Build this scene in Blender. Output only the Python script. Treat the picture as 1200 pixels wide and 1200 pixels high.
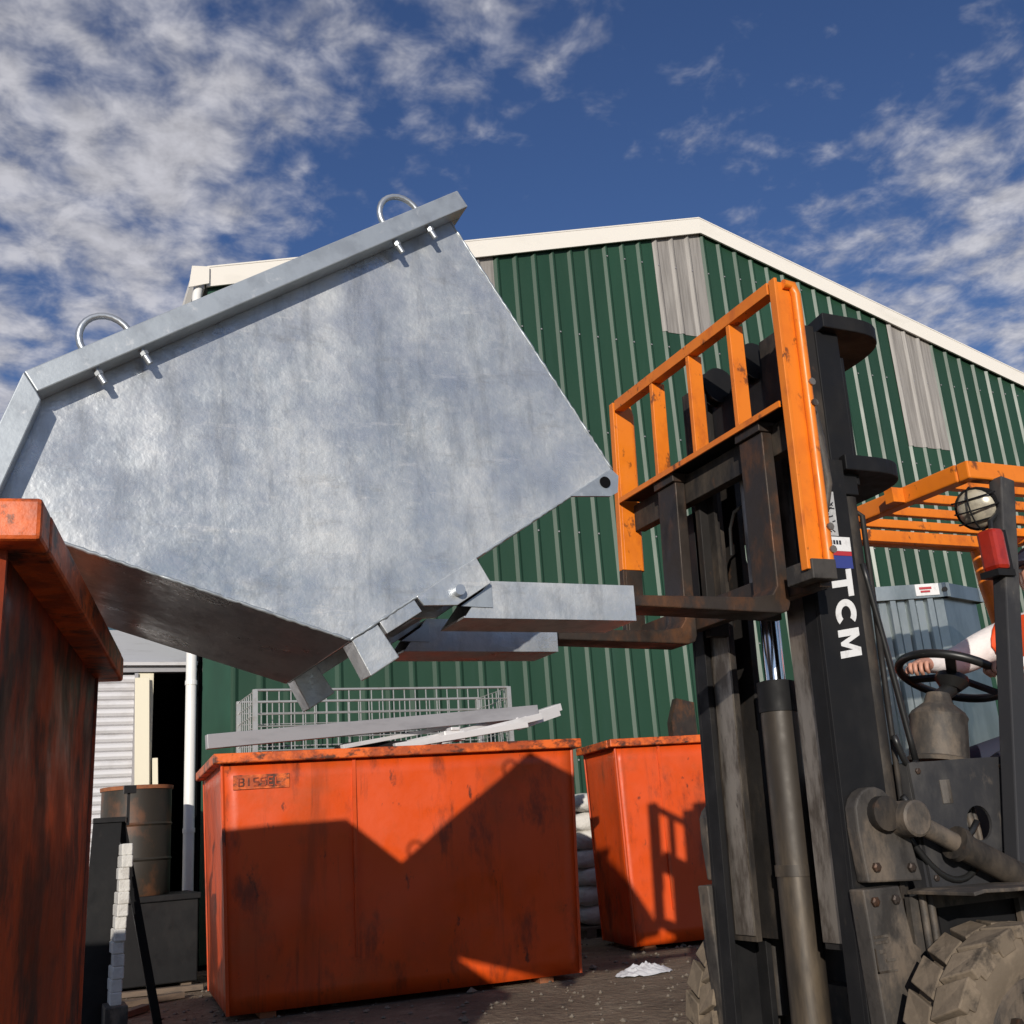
import bpy, bmesh, math, random
from math import sin, cos, pi, radians, atan2, hypot, tan
from mathutils import Vector, Matrix, noise as mnoise

random.seed(7)
sc = bpy.context.scene
for o in list(bpy.data.objects): bpy.data.objects.remove(o)
COL = sc.collection

# ------------------------------------------------------------------ camera
YAW, PIT, ROLL = radians(25.27), radians(16.69), radians(-4.21)
fw = Vector((sin(YAW)*cos(PIT), cos(YAW)*cos(PIT), sin(PIT)))
rt = Vector((cos(YAW), -sin(YAW), 0)); up = rt.cross(fw)
rt, up = cos(ROLL)*rt + sin(ROLL)*up, -sin(ROLL)*rt + cos(ROLL)*up
cam = bpy.data.cameras.new('camera'); camo = bpy.data.objects.new('camera', cam); COL.objects.link(camo)
M = Matrix((rt, up, -fw)).transposed().to_4x4(); M.translation = (0, 0, 1.0)
camo.matrix_world = M
cam.sensor_width = 36; cam.lens = 36*1246.7/1200; cam.clip_end = 2000; cam.clip_start = .05
sc.camera = camo

# ------------------------------------------------------------------ sky and sun
SUN_AZ, SUN_EL = radians(31), radians(15.5)           # azimuth measured from -Y towards -X
to_sun = Vector((-sin(SUN_AZ)*cos(SUN_EL), -cos(SUN_AZ)*cos(SUN_EL), sin(SUN_EL)))
w = bpy.data.worlds.new('World'); sc.world = w; w.use_nodes = True
nt = w.node_tree; nt.nodes.clear()
def N(t, **k):
    n = nt.nodes.new(t)
    for a, b in k.items(): setattr(n, a, b)
    return n
sky = N('ShaderNodeTexSky', sky_type='NISHITA', sun_disc=False)
sky.sun_elevation = SUN_EL; sky.sun_rotation = math.atan2(to_sun.x, to_sun.y)
sky.air_density = 1.0; sky.dust_density = .1; sky.ozone_density = 4.0; sky.altitude = 200
tc = N('ShaderNodeTexCoord')
sep = N('ShaderNodeSeparateXYZ'); nt.links.new(tc.outputs['Generated'], sep.inputs[0])
def math_(op, a, b=None, clamp=False):
    n = N('ShaderNodeMath', operation=op); n.use_clamp = clamp
    for i, v in enumerate((a, b)):
        if v is None: continue
        if isinstance(v, (int, float)): n.inputs[i].default_value = v
        else: nt.links.new(v, n.inputs[i])
    return n.outputs[0]
zc = math_('ADD', math_('MAXIMUM', sep.outputs[2], 0.0), 0.12)
px_ = math_('DIVIDE', sep.outputs[0], zc); py_ = math_('DIVIDE', sep.outputs[1], zc)
cmb = N('ShaderNodeCombineXYZ'); nt.links.new(px_, cmb.inputs[0]); nt.links.new(py_, cmb.inputs[1])
def noise_(scale, detail, rough, off, dist=0.0):
    mp = N('ShaderNodeMapping'); mp.inputs['Location'].default_value = off
    nt.links.new(cmb.outputs[0], mp.inputs[0])
    n = N('ShaderNodeTexNoise', noise_dimensions='2D'); n.inputs['Scale'].default_value = scale; n.inputs['Detail'].default_value = detail
    n.inputs['Roughness'].default_value = rough; n.inputs['Distortion'].default_value = dist
    nt.links.new(mp.outputs[0], n.inputs['Vector']); return n.outputs[0]
big = noise_(1.1, 2, .5, (3.1, 1.7, 0))
mid = noise_(5.0, 5, .6, (0, 0, 0), .25)
puf = noise_(15.0, 4, .6, (5, 2, 0), .15)
# cloud streets: bands of mackerel cloud with clear lanes between them
street = math_('MULTIPLY', math_('COSINE', math_('MULTIPLY', math_('SUBTRACT', px_, 0.69), 2*pi/1.36)), -0.5)
cov = math_('ADD', math_('MULTIPLY', math_('SUBTRACT', big, .5), 0.45), math_('MULTIPLY', street, .38))
vm = N('ShaderNodeVectorMath', operation='ADD'); wn = N('ShaderNodeTexNoise'); wn.inputs['Scale'].default_value = 7; wn.inputs['Detail'].default_value = 3
nt.links.new(cmb.outputs[0], wn.inputs['Vector']); wsc = N('ShaderNodeVectorMath', operation='SCALE'); wsc.inputs['Scale'].default_value = .16
nt.links.new(wn.outputs['Color'], wsc.inputs[0]); nt.links.new(cmb.outputs[0], vm.inputs[0]); nt.links.new(wsc.outputs[0], vm.inputs[1])
vor = N('ShaderNodeTexVoronoi', feature='SMOOTH_F1', voronoi_dimensions='2D'); vor.inputs['Scale'].default_value = 13; vor.inputs['Smoothness'].default_value = .8
nt.links.new(vm.outputs[0], vor.inputs['Vector'])
cell = math_('SUBTRACT', .5, vor.outputs['Distance'])
dens = math_('ADD', math_('ADD', math_('ADD', math_('MULTIPLY', mid, 0.55), math_('MULTIPLY', puf, 0.50)), cov), math_('MULTIPLY', cell, .30))
mr = N('ShaderNodeMapRange'); mr.interpolation_type = 'SMOOTHSTEP'
mr.inputs['From Min'].default_value = 0.46; mr.inputs['From Max'].default_value = 0.92
nt.links.new(dens, mr.inputs['Value'])
CLOUD_MR = mr
shade = N('ShaderNodeMapRange'); shade.inputs['From Min'].default_value = .3; shade.inputs['From Max'].default_value = .7
shade.inputs['To Min'].default_value = .62; shade.inputs['To Max'].default_value = 1.0
nt.links.new(puf, shade.inputs['Value'])
ccol = N('ShaderNodeMix', data_type='RGBA'); ccol.blend_type = 'MULTIPLY'; ccol.inputs[0].default_value = 1
ccol.inputs[6].default_value = (.72, .71, .75, 1); nt.links.new(shade.outputs[0], ccol.inputs[7])
hs = N('ShaderNodeHueSaturation'); hs.inputs['Saturation'].default_value = 1.06; hs.inputs['Hue'].default_value = .513
nt.links.new(sky.outputs[0], hs.inputs['Color'])
bg1 = N('ShaderNodeBackground'); bg1.inputs[1].default_value = 0.088; nt.links.new(hs.outputs[0], bg1.inputs[0])
bg2 = N('ShaderNodeBackground'); bg2.inputs[1].default_value = .9; nt.links.new(ccol.outputs[2], bg2.inputs[0])
mx = N('ShaderNodeMixShader'); out = N('ShaderNodeOutputWorld')
nt.links.new(math_('MULTIPLY', mr.outputs[0], .85), mx.inputs[0]); nt.links.new(bg1.outputs[0], mx.inputs[1]); nt.links.new(bg2.outputs[0], mx.inputs[2])
nt.links.new(mx.outputs[0], out.inputs[0])
sl = bpy.data.lights.new('sun', 'SUN'); sl.energy = 4.0; sl.angle = radians(.5); sl.color = (1, .93, .83)
so = bpy.data.objects.new('sun', sl); COL.objects.link(so)
so.rotation_euler = to_sun.to_track_quat('Z', 'Y').to_euler(); so.location = (-10, -15, 12)
sc.view_settings.view_transform = 'Standard'; sc.view_settings.look = 'None'
sc.view_settings.exposure = 0.0; sc.view_settings.gamma = 1

# ------------------------------------------------------------------ materials
def pmat(name, col, rough=.5, metal=0.0, layers=(), bump=None, spec=.5, rvar=None, coat=0, objvar=0):
    """layers: (colour, scale(xyz), lo, hi, detail, amount); mixes noise-masked colours over the base"""
    m = bpy.data.materials.new(name); m.use_nodes = True
    t = m.node_tree; b = t.nodes['Principled BSDF']
    b.inputs['Roughness'].default_value = rough; b.inputs['Metallic'].default_value = metal
    b.inputs['Specular IOR Level'].default_value = spec
    if coat: b.inputs['Coat Weight'].default_value = coat; b.inputs['Coat Roughness'].default_value = .25
    co = t.nodes.new('ShaderNodeTexCoord')
    oi = t.nodes.new('ShaderNodeObjectInfo')
    def tex(scale, detail, rough_=.6, seed=0.0):
        mp = t.nodes.new('ShaderNodeMapping')
        mp.inputs['Scale'].default_value = scale if isinstance(scale, tuple) else (scale,)*3
        ad = t.nodes.new('ShaderNodeVectorMath'); ad.operation = 'ADD'
        rn = t.nodes.new('ShaderNodeVectorMath'); rn.operation = 'SCALE'
        cb = t.nodes.new('ShaderNodeCombineXYZ')
        t.links.new(oi.outputs['Random'], cb.inputs[0]); t.links.new(oi.outputs['Random'], cb.inputs[1])
        t.links.new(cb.outputs[0], rn.inputs[0]); rn.inputs['Scale'].default_value = 7.0
        t.links.new(co.outputs['Object'], ad.inputs[0]); t.links.new(rn.outputs[0], ad.inputs[1])
        t.links.new(ad.outputs[0], mp.inputs[0])
        mp.inputs['Location'].default_value = (seed, seed*1.7, seed*.6)
        n = t.nodes.new('ShaderNodeTexNoise'); n.inputs['Scale'].default_value = 1
        n.inputs['Detail'].default_value = detail; n.inputs['Roughness'].default_value = rough_
        t.links.new(mp.outputs[0], n.inputs['Vector']); return n.outputs[0]
    cur = None
    for i, (c, s, lo, hi, det, amt) in enumerate(layers):
        f = tex(s, det, .65, i*3.3 + len(name))
        r = t.nodes.new('ShaderNodeMapRange'); r.inputs['From Min'].default_value = lo; r.inputs['From Max'].default_value = hi
        r.inputs['To Max'].default_value = amt; r.interpolation_type = 'SMOOTHSTEP'; t.links.new(f, r.inputs['Value'])
        x = t.nodes.new('ShaderNodeMix'); x.data_type = 'RGBA'
        t.links.new(r.outputs[0], x.inputs[0])
        if cur is None: x.inputs[6].default_value = (*col, 1)
        else: t.links.new(cur, x.inputs[6])
        x.inputs[7].default_value = (*c, 1); cur = x.outputs[2]
    if objvar and cur is not None:
        hv = t.nodes.new('ShaderNodeHueSaturation'); rr_ = t.nodes.new('ShaderNodeMapRange'); rr_.inputs['To Min'].default_value = 1-objvar; rr_.inputs['To Max'].default_value = 1+objvar
        t.links.new(oi.outputs['Random'], rr_.inputs['Value']); t.links.new(rr_.outputs[0], hv.inputs['Value']); t.links.new(cur, hv.inputs['Color']); cur = hv.outputs[0]
    if cur is None: b.inputs['Base Color'].default_value = (*col, 1)
    else: t.links.new(cur, b.inputs['Base Color'])
    if rvar:
        f = tex(rvar[0], 4); r = t.nodes.new('ShaderNodeMapRange'); r.inputs['From Min'].default_value = .3; r.inputs['From Max'].default_value = .7
        r.inputs['To Min'].default_value = rvar[1]; r.inputs['To Max'].default_value = rvar[2]
        t.links.new(f, r.inputs['Value']); t.links.new(r.outputs[0], b.inputs['Roughness'])
    if bump:
        f = tex(bump[0], 5); bn = t.nodes.new('ShaderNodeBump'); bn.inputs['Strength'].default_value = bump[1]
        bn.inputs['Distance'].default_value = bump[2] if len(bump) > 2 else .01
        t.links.new(f, bn.inputs['Height']); t.links.new(bn.outputs[0], b.inputs['Normal'])
    return m

RUST = (.10, .035, .014); GRIME = (.018, .013, .010); DUST = (.26, .20, .14)
MAT = {}
MAT['orange'] = pmat('orange_paint', (.66, .072, .005), .42, 0, [
    ((.50, .055, .004), (1.6, 1.6, .7), .45, .7, 4, .7), ((.42, .075, .015), (.9, .9, 1.3), .50, .66, 9, .55),
    ((.30, .045, .008), (5, 5, .6), .58, .75, 6, .6),
    ((.20, .035, .008), (14, 14, .5), .60, .74, 6, .6),
    ((.09, .022, .010), (5, 5, 2.0), .53, .72, 10, .75), (GRIME, (9, 9, 5), .62, .71, 10, .82), ((.35, .06, .01), (2.5, 2.5, 2.5), .55, .75, 8, .6),
    (RUST, (22, 22, 16), .70, .76, 6, .8)], bump=((5, 5, 4), .18, .02), rvar=(6, .32, .6))
MAT['orange_dirty_shaded'] = pmat('orange_paint_grimy', (.50, .062, .007), .5, 0, [  # grime, deepened so part of the left bin's shade is in the paint
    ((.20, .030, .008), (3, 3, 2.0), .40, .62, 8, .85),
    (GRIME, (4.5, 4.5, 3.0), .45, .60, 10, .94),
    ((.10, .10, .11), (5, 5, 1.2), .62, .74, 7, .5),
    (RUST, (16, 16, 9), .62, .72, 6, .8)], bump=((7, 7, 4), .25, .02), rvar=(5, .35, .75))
MAT['orange_rim'] = pmat('orange_paint_scuffed', (.74, .13, .014), .5, 0, [
    ((.30, .048, .010), (6, 6, 6), .42, .60, 5, .8),
    (GRIME, (8, 8, 14), .48, .62, 9, .9), (RUST, (25, 25, 25), .62, .70, 6, .8)], bump=(30, .3, .01))
MAT['lift_orange'] = pmat('forklift_orange_paint', (.76, .20, .012), .4, 0, [
    ((.62, .15, .012), (4, 4, 4), .45, .65, 4, .6),
    ((.45, .10, .012), (9, 9, 5), .52, .7, 7, .7), (RUST, (12, 12, 8), .60, .68, 9, .85), (GRIME, (22, 22, 12), .64, .70, 8, .8)], rvar=(9, .3, .55), bump=(40, .1, .005))
MAT['black'] = pmat('black_paint', (.010, .010, .011), .45, 0, [
    ((.020, .019, .019), (5, 5, 3), .45, .7, 5, .7), ((.09, .072, .055), (9, 9, 4), .64, .76, 7, .35)], rvar=(8, .4, .75), bump=(60, .08, .004), spec=.22)
MAT['black_dusty'] = pmat('black_paint_dusty', (.020, .018, .017), .6, 0, [
    ((.10, .078, .058), (6, 6, 2.2), .45, .70, 7, .65), ((.09, .05, .03), (13, 13, 8), .6, .72, 7, .6), ((.012, .011, .010), (10, 10, 4), .6, .7, 5, .8)],
    rvar=(7, .45, .85), bump=(40, .2, .006), spec=.25)
MAT['grey_dusty'] = pmat('dusty_steel', (.050, .044, .039), .65, 0, [
    ((.16, .124, .092), (8, 8, 4), .44, .64, 9, .8), ((.022, .019, .017), (9, 9, 5), .50, .64, 8, .88), ((.16, .07, .03), (9, 9, 9), .66, .75, 6, .6)],
    bump=(45, .3, .006))
MAT['rust_steel'] = pmat('rusty_fork_steel', (.055, .043, .036), .48, .55, [
    ((.17, .075, .035), (8, 8, 5), .48, .68, 7, .8), ((.02, .017, .015), (6, 6, 3), .55, .7, 6, .8), ((.26, .22, .18), (25, 25, 6), .66, .76, 6, .6)],
    rvar=(9, .35, .7), bump=(50, .25, .005))
MAT['worn_steel'] = pmat('worn_bright_steel', (.30, .26, .22), .42, .7, [
    ((.075, .055, .04), (14, 14, 4), .40, .62, 8, .9), ((.04, .03, .025), (20, 20, 8), .62, .7, 6, .8)], bump=(60, .15, .004))
MAT['cyl_brown'] = pmat('oily_dusty_cylinder', (.042, .034, .027), .5, .2, [
    ((.13, .098, .065), (9, 9, 1.5), .42, .66, 6, .8), ((.03, .026, .022), (7, 7, 1), .58, .72, 5, .8)], rvar=(8, .35, .6))
MAT['chrome'] = pmat('chrome', (.75, .76, .8), .12, 1.0)
MAT['galv_bright'] = pmat('galvanised_bright', (.50, .53, .56), .36, .75, [((.48, .51, .55), (20, 20, 6), .4, .65, 5, .7)], bump=(40, .08, .003))
MAT['green'] = pmat('green_coated_steel', (.015, .050, .027), .40, 0, [
    ((.019, .060, .034), (.8, .8, .25), .4, .65, 4, .8), ((.026, .068, .046), (3, 3, .35), .55, .75, 6, .5)], spec=.45, objvar=.16, rvar=((2, 2, .6), .36, .50), bump=((1.5, 1.5, .8), .12, .02))
MAT['green_flash'] = pmat('green_flashing', (.017, .058, .032), .35, 0, [((.022, .085, .048), (2, 2, .5), .4, .65, 4, .8)], spec=.6)
MAT['skylight'] = pmat('weathered_fibreglass', (.30, .28, .26), .55, 0, [
    ((.19, .175, .16), (30, 30, 1.2), .4, .65, 6, .8), ((.40, .38, .35), (6, 6, .6), .55, .75, 5, .6)], bump=((60, 60, 3), .1, .004))
MAT['white'] = pmat('cream_white_paint', (.80, .76, .69), .5, 0, [((.66, .62, .55), (1.2, 1.2, 3), .5, .75, 5, .5)])
MAT['pipe_white'] = pmat('white_pvc', (.78, .77, .74), .4, 0, [((.58, .56, .52), (4, 4, .8), .5, .75, 5, .6)])
MAT['cream'] = pmat('cream_board', (.76, .70, .54), .6, 0, [((.60, .54, .40), (5, 5, .6), .5, .72, 6, .6)])
MAT['shutter'] = pmat('shutter_grey_white', (.66, .65, .66), .45, 0, [((.46, .44, .43), (3, 3, 6), .5, .72, 6, .6)])
MAT['dirt'] = pmat('yard_dirt', (.20, .15, .105), .95, 0, [
    ((.11, .082, .06), (.9, .9, .9), .4, .65, 8, .8), ((.27, .215, .155), (4, 4, 4), .5, .7, 8, .7),
    ((.07, .055, .045), (14, 14, 14), .58, .68, 6, .7), ((.33, .28, .22), (45, 45, 45), .62, .7, 4, .6)], bump=(16, .9, .05), spec=.2)
MAT['stone'] = pmat('gravel_stone', (.17, .14, .11), .9, 0, [((.15, .125, .10), (9, 9, 9), .45, .6, 4, .8)])
MAT['rubber'] = pmat('dusty_tyre_rubber', (.15, .118, .086), .9, 0, [
    ((.23, .18, .13), (9, 9, 9), .42, .64, 7, .8), ((.045, .038, .032), (14, 14, 14), .55, .70, 8, .8)], bump=(60, .3, .006), spec=.2)
MAT['rubber_dark'] = pmat('black_rubber', (.014, .014, .014), .4, 0)
MAT['red_lens'] = pmat('red_lamp_lens', (.36, .022, .008), .22, 0, [((.20, .012, .006), (20, 20, 20), .4, .65, 4, .6)], coat=.5)
MAT['lamp_glass'] = pmat('lamp_reflector', (.52, .47, .36), .3, .2, [((.30, .27, .22), (30, 30, 30), .45, .65, 4, .7)])
MAT['sack'] = pmat('white_woven_sack', (.62, .60, .56), .85, 0, [((.42, .39, .35), (7, 7, 7), .48, .7, 6, .7)], bump=((40, 40, 40), .5, .02))
MAT['drum_green'] = pmat('dark_drum_paint', (.028, .024, .018), .55, 0, [((.13, .055, .025), (5, 5, 3), .46, .66, 8, .8)])
MAT['rust'] = pmat('rust', (.30, .105, .04), .8, 0, [((.17, .06, .028), (9, 9, 9), .42, .62, 7, .8)], bump=(60, .3, .005))
MAT['dark'] = pmat('dark_interior', (.008, .008, .009), .95, spec=0)  # black in place of shade inside the doorway and the latch hole
MAT['alu'] = pmat('white_aluminium', (.68, .66, .65), .4, .15, [((.50, .48, .47), (4, 12, 12), .5, .7, 5, .6)])
MAT['grey_beam'] = pmat('grey_steel_beam', (.36, .35, .36), .45, .3, [((.26, .25, .26), (2, 8, 8), .45, .7, 5, .7)])
MAT['timber'] = pmat('old_timber', (.14, .10, .07), .8, 0, [((.08, .06, .045), (3, 20, 20), .45, .65, 6, .8)])
MAT['wire'] = pmat('galvanised_wire', (.46, .46, .45), .4, .5, [((.36, .33, .29), (12, 12, 12), .52, .7, 5, .7)])
MAT['decal_white'] = pmat('decal_white', (.72, .72, .72), .45, 0, [((.50, .49, .48), (40, 40, 40), .5, .7, 4, .6)])
MAT['decal_grey'] = pmat('decal_grey', (.40, .40, .40), .5, 0, [((.55, .54, .53), (60, 60, 60), .5, .65, 4, .7)])
MAT['decal_red'] = pmat('decal_red', (.42, .03, .04), .45)
MAT['decal_blue'] = pmat('decal_blue', (.035, .05, .22), .45)
MAT['decal_black'] = pmat('decal_black', (.02, .02, .025), .5)
MAT['skin'] = pmat('skin', (.52, .26, .18), .5, 0, [((.58, .30, .22), (30, 30, 30), .4, .6, 4, .6)])
MAT['shirt'] = pmat('white_shirt', (.80, .76, .74), .8, 0, [((.70, .65, .64), (14, 14, 14), .45, .65, 5, .5)], bump=(25, .3, .02))
MAT['vest'] = pmat('orange_vest', (.85, .085, .012), .7, 0, [((.70, .06, .01), (14, 14, 14), .45, .65, 5, .6)])
MAT['trousers'] = pmat('navy_trousers', (.02, .024, .045), .8)
MAT['hair'] = pmat('dark_hair', (.03, .02, .015), .7)
MAT['maroon'] = pmat('maroon_grip', (.10, .02, .02), .5)
MAT['bag_white'] = pmat('crumpled_plastic', (.55, .55, .57), .4)

# galvanised sheet with spangle and handling marks
def galv():
    m = bpy.data.materials.new('galvanised_sheet'); m.use_nodes = True
    t = m.node_tree; b = t.nodes['Principled BSDF']; L = t.links.new
    co = t.nodes.new('ShaderNodeTexCoord')
    def mp(scale, rot=(0, 0, 0)):
        n = t.nodes.new('ShaderNodeMapping'); n.inputs['Scale'].default_value = scale; n.inputs['Rotation'].default_value = rot
        L(co.outputs['Object'], n.inputs[0]); return n.outputs[0]
    vo = t.nodes.new('ShaderNodeTexVoronoi'); vo.inputs['Scale'].default_value = 55; L(mp((1, 1, 1)), vo.inputs['Vector'])
    bw = t.nodes.new('ShaderNodeRGBToBW'); L(vo.outputs['Color'], bw.inputs[0])
    def nz(v, det, ro=.6):
        n = t.nodes.new('ShaderNodeTexNoise'); n.inputs['Scale'].default_value = 1; n.inputs['Detail'].default_value = det
        n.inputs['Roughness'].default_value = ro; L(v, n.inputs['Vector']); return n.outputs[0]
    blotch = nz(mp((2.2, 2.2, 2.2)), 5)
    streak = nz(mp((16, 6, 3.2), (0, radians(-8), 0)), 7, .7)
    drag = nz(mp((5, 5, 30), (0, radians(30), 0)), 6, .7)
    def rng(v, a, b_, c, d):
        r = t.nodes.new('ShaderNodeMapRange'); r.inputs['From Min'].default_value = a; r.inputs['From Max'].default_value = b_
        r.inputs['To Min'].default_value = c; r.inputs['To Max'].default_value = d; L(v, r.inputs['Value']); return r.outputs[0]
    def mix(a, b_, f):
        x = t.nodes.new('ShaderNodeMix'); x.data_type = 'RGBA'; L(f, x.inputs[0])
        for i, q in ((6, a), (7, b_)):
            if isinstance(q, tuple): x.inputs[i].default_value = (*q, 1)
            else: L(q, x.inputs[i])
        return x.outputs[2]
    c = mix((.42, .46, .50), (.62, .64, .65), rng(blotch, .36, .64, 0, 1))
    c = mix(c, (.66, .66, .66), rng(bw.outputs[0], .35, 1, 0, .38))
    c = mix(c, (.27, .285, .30), rng(streak, .50, .70, 0, .6)); c = mix(c, (.30, .30, .29), rng(nz(mp((3.5, 3.5, 14), (0, radians(55), 0)), 8, .75), .56, .72, 0, .55))
    c = mix(c, (.86, .83, .79), rng(drag, .60, .74, 0, .55))
    c = mix(c, (.30, .29, .28), rng(nz(mp((7, 7, 7)), 8, .7), .68, .78, 0, .6))
    L(c, b.inputs['Base Color'])
    b.inputs['Metallic'].default_value = .62
    L(rng(nz(mp((4, 4, 4)), 7, .7), .36, .64, .22, .58), b.inputs['Roughness'])
    bn = t.nodes.new('ShaderNodeBump'); bn.inputs['Strength'].default_value = .4; bn.inputs['Distance'].default_value = .012
    L(nz(mp((6, 6, 6)), 5), bn.inputs['Height'])
    bn2 = t.nodes.new('ShaderNodeBump'); bn2.inputs['Strength'].default_value = .22; bn2.inputs['Distance'].default_value = .003
    L(nz(mp((90, 90, 90)), 4), bn2.inputs['Height']); L(bn.outputs[0], bn2.inputs['Normal'])
    L(bn2.outputs[0], b.inputs['Normal'])
    return m
MAT['galv'] = galv()

# ------------------------------------------------------------------ mesh helpers
TILT = .045
def tilt(p):                                         # the mast leans back a little
    p = Vector(p); return Vector((p.x + TILT*(p.z - .9), p.y, p.z))
class MB:
    def __init__(s): s.v = []; s.f = []; s.m = []; s.cur = 0
    def add(s, vs, fs):
        n = len(s.v); s.v += [Vector(v) for v in vs]; s.f += [tuple(n+i for i in f) for f in fs]; s.m += [s.cur]*len(fs); return s
    def box(s, a, b):
        (x0, y0, z0), (x1, y1, z1) = a, b
        x0, x1 = sorted((x0, x1)); y0, y1 = sorted((y0, y1)); z0, z1 = sorted((z0, z1))
        return s.add([(x0,y0,z0),(x1,y0,z0),(x1,y1,z0),(x0,y1,z0),(x0,y0,z1),(x1,y0,z1),(x1,y1,z1),(x0,y1,z1)],
                     [(0,3,2,1),(4,5,6,7),(0,1,5,4),(1,2,6,5),(2,3,7,6),(3,0,4,7)])
    def bar(s, p, q, wd, ht, upv=(0, 0, 1)):         # rectangular bar from p to q
        p, q = Vector(p), Vector(q); d = (q-p).normalized(); sd = d.cross(Vector(upv)).normalized(); u = sd.cross(d)
        vs = []
        for c in (p, q):
            for a, b in ((-1,-1),(1,-1),(1,1),(-1,1)): vs.append(c + sd*a*wd/2 + u*b*ht/2)
        return s.add(vs, [(0,1,2,3),(7,6,5,4),(0,4,5,1),(1,5,6,2),(2,6,7,3),(3,7,4,0)])
    def prism(s, poly, y0, y1):                      # polygon in XZ, extruded along Y
        n = len(poly); vs = [(x, y0, z) for x, z in poly] + [(x, y1, z) for x, z in poly]
        return s.add(vs, [tuple(range(n)), tuple(range(2*n-1, n-1, -1))] + [(i, i+n, (i+1) % n+n, (i+1) % n) for i in range(n)])
    def prism_z(s, poly, z0, z1):
        n = len(poly); vs = [(x, y, z0) for x, y in poly] + [(x, y, z1) for x, y in poly]
        return s.add(vs, [tuple(range(n-1, -1, -1)), tuple(range(n, 2*n))] + [(i, (i+1) % n, (i+1) % n+n, i+n) for i in range(n)])
    def tube(s, path, r, n=10, cap=True):
        path = [Vector(p) for p in path]; rs = r if isinstance(r, (list, tuple)) else [r]*len(path)
        rings = []; prev = None
        for i, p in enumerate(path):
            d = (path[min(i+1, len(path)-1)] - path[max(i-1, 0)]).normalized()
            if prev is None:
                a = Vector((0, 0, 1)) if abs(d.z) < .9 else Vector((1, 0, 0)); e = d.cross(a).normalized()
            else: e = (prev - d*prev.dot(d)).normalized()
            prev = e; g = d.cross(e)
            rings.append([p + (e*cos(2*pi*k/n) + g*sin(2*pi*k/n))*rs[i] for k in range(n)])
        vs = [v for rg in rings for v in rg]; fs = []
        for i in range(len(path)-1):
            for k in range(n): fs.append((i*n+k, i*n+(k+1) % n, (i+1)*n+(k+1) % n, (i+1)*n+k))
        if cap: fs += [tuple(range(n-1, -1, -1)), tuple(range((len(path)-1)*n, len(path)*n))]
        return s.add(vs, fs)
    def lathe(s, c, axis, prof, n=24, cap=True):     # prof: (distance along axis, radius)
        c = Vector(c); d = Vector(axis).normalized(); a = Vector((0, 0, 1)) if abs(d.z) < .9 else Vector((1, 0, 0))
        e = d.cross(a).normalized(); g = d.cross(e); vs = []; fs = []
        for h, r in prof:
            vs += [c + d*h + (e*cos(2*pi*k/n) + g*sin(2*pi*k/n))*r for k in range(n)]
        for i in range(len(prof)-1):
            for k in range(n): fs.append((i*n+k, i*n+(k+1) % n, (i+1)*n+(k+1) % n, (i+1)*n+k))
        if cap: fs += [tuple(range(n-1, -1, -1)), tuple(range((len(prof)-1)*n, len(prof)*n))]
        return s.add(vs, fs)
    def grid(s, fn, nu, nv):
        vs = [fn(i/nu, j/nv) for j in range(nv+1) for i in range(nu+1)]
        return s.add(vs, [(j*(nu+1)+i, j*(nu+1)+i+1, (j+1)*(nu+1)+i+1, (j+1)*(nu+1)+i) for j in range(nv) for i in range(nu)])
    def xf(s, fn): s.v = [Vector(fn(v)) for v in s.v]; return s
    def build(s, name, mats, parent=None, bevel=0, smooth=False, local=False, solid=0, fixn=True):
        me = bpy.data.meshes.new(name)
        off = Vector((0, 0, 0)) if (parent is None or local) else root_loc(parent)
        me.from_pydata([tuple(v-off) for v in s.v], [], s.f)
        for m in (mats if isinstance(mats, (list, tuple)) else [mats]): me.materials.append(MAT[m])
        me.polygons.foreach_set('material_index', s.m)
        if fixn:
            bm = bmesh.new(); bm.from_mesh(me); bmesh.ops.recalc_face_normals(bm, faces=bm.faces); bm.to_mesh(me); bm.free()
        if smooth:
            me.polygons.foreach_set('use_smooth', [True]*len(me.polygons))
            if smooth is not True:
                me.set_sharp_from_angle(angle=radians(smooth))
        me.update()
        o = bpy.data.objects.new(name, me); COL.objects.link(o)
        if parent: o.parent = parent
        if solid:
            md = o.modifiers.new('solidify', 'SOLIDIFY'); md.thickness = solid; md.offset = 0
        if bevel:
            md = o.modifiers.new('bevel', 'BEVEL'); md.width = bevel; md.segments = 2; md.limit_method = 'ANGLE'; md.angle_limit = radians(40)
        return o
def root_loc(p):
    v = Vector((0, 0, 0))
    while p: v += p.location; p = p.parent
    return v
def thing(name, label, cat, loc=(0, 0, 0), rz=0, group=None):
    o = bpy.data.objects.new(name, None); COL.objects.link(o); o.location = loc; o.rotation_euler[2] = rz
    o.empty_display_size = .1; return tag(o, label, cat, group)
def tag(o, label, cat, group=None):
    o['label'] = label; o['category'] = cat
    if group: o['group'] = group
    return o
def structure(o): o['kind'] = 'structure'; return o
def stuff(o): o['kind'] = 'stuff'; return o

# ------------------------------------------------------------------ ground
g = MB(); g.add([(-300, -300, 0), (300, -300, 0), (300, 300, 0), (-300, 300, 0)], [(0, 1, 2, 3)])
structure(g.build('ground', 'dirt'))
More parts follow.
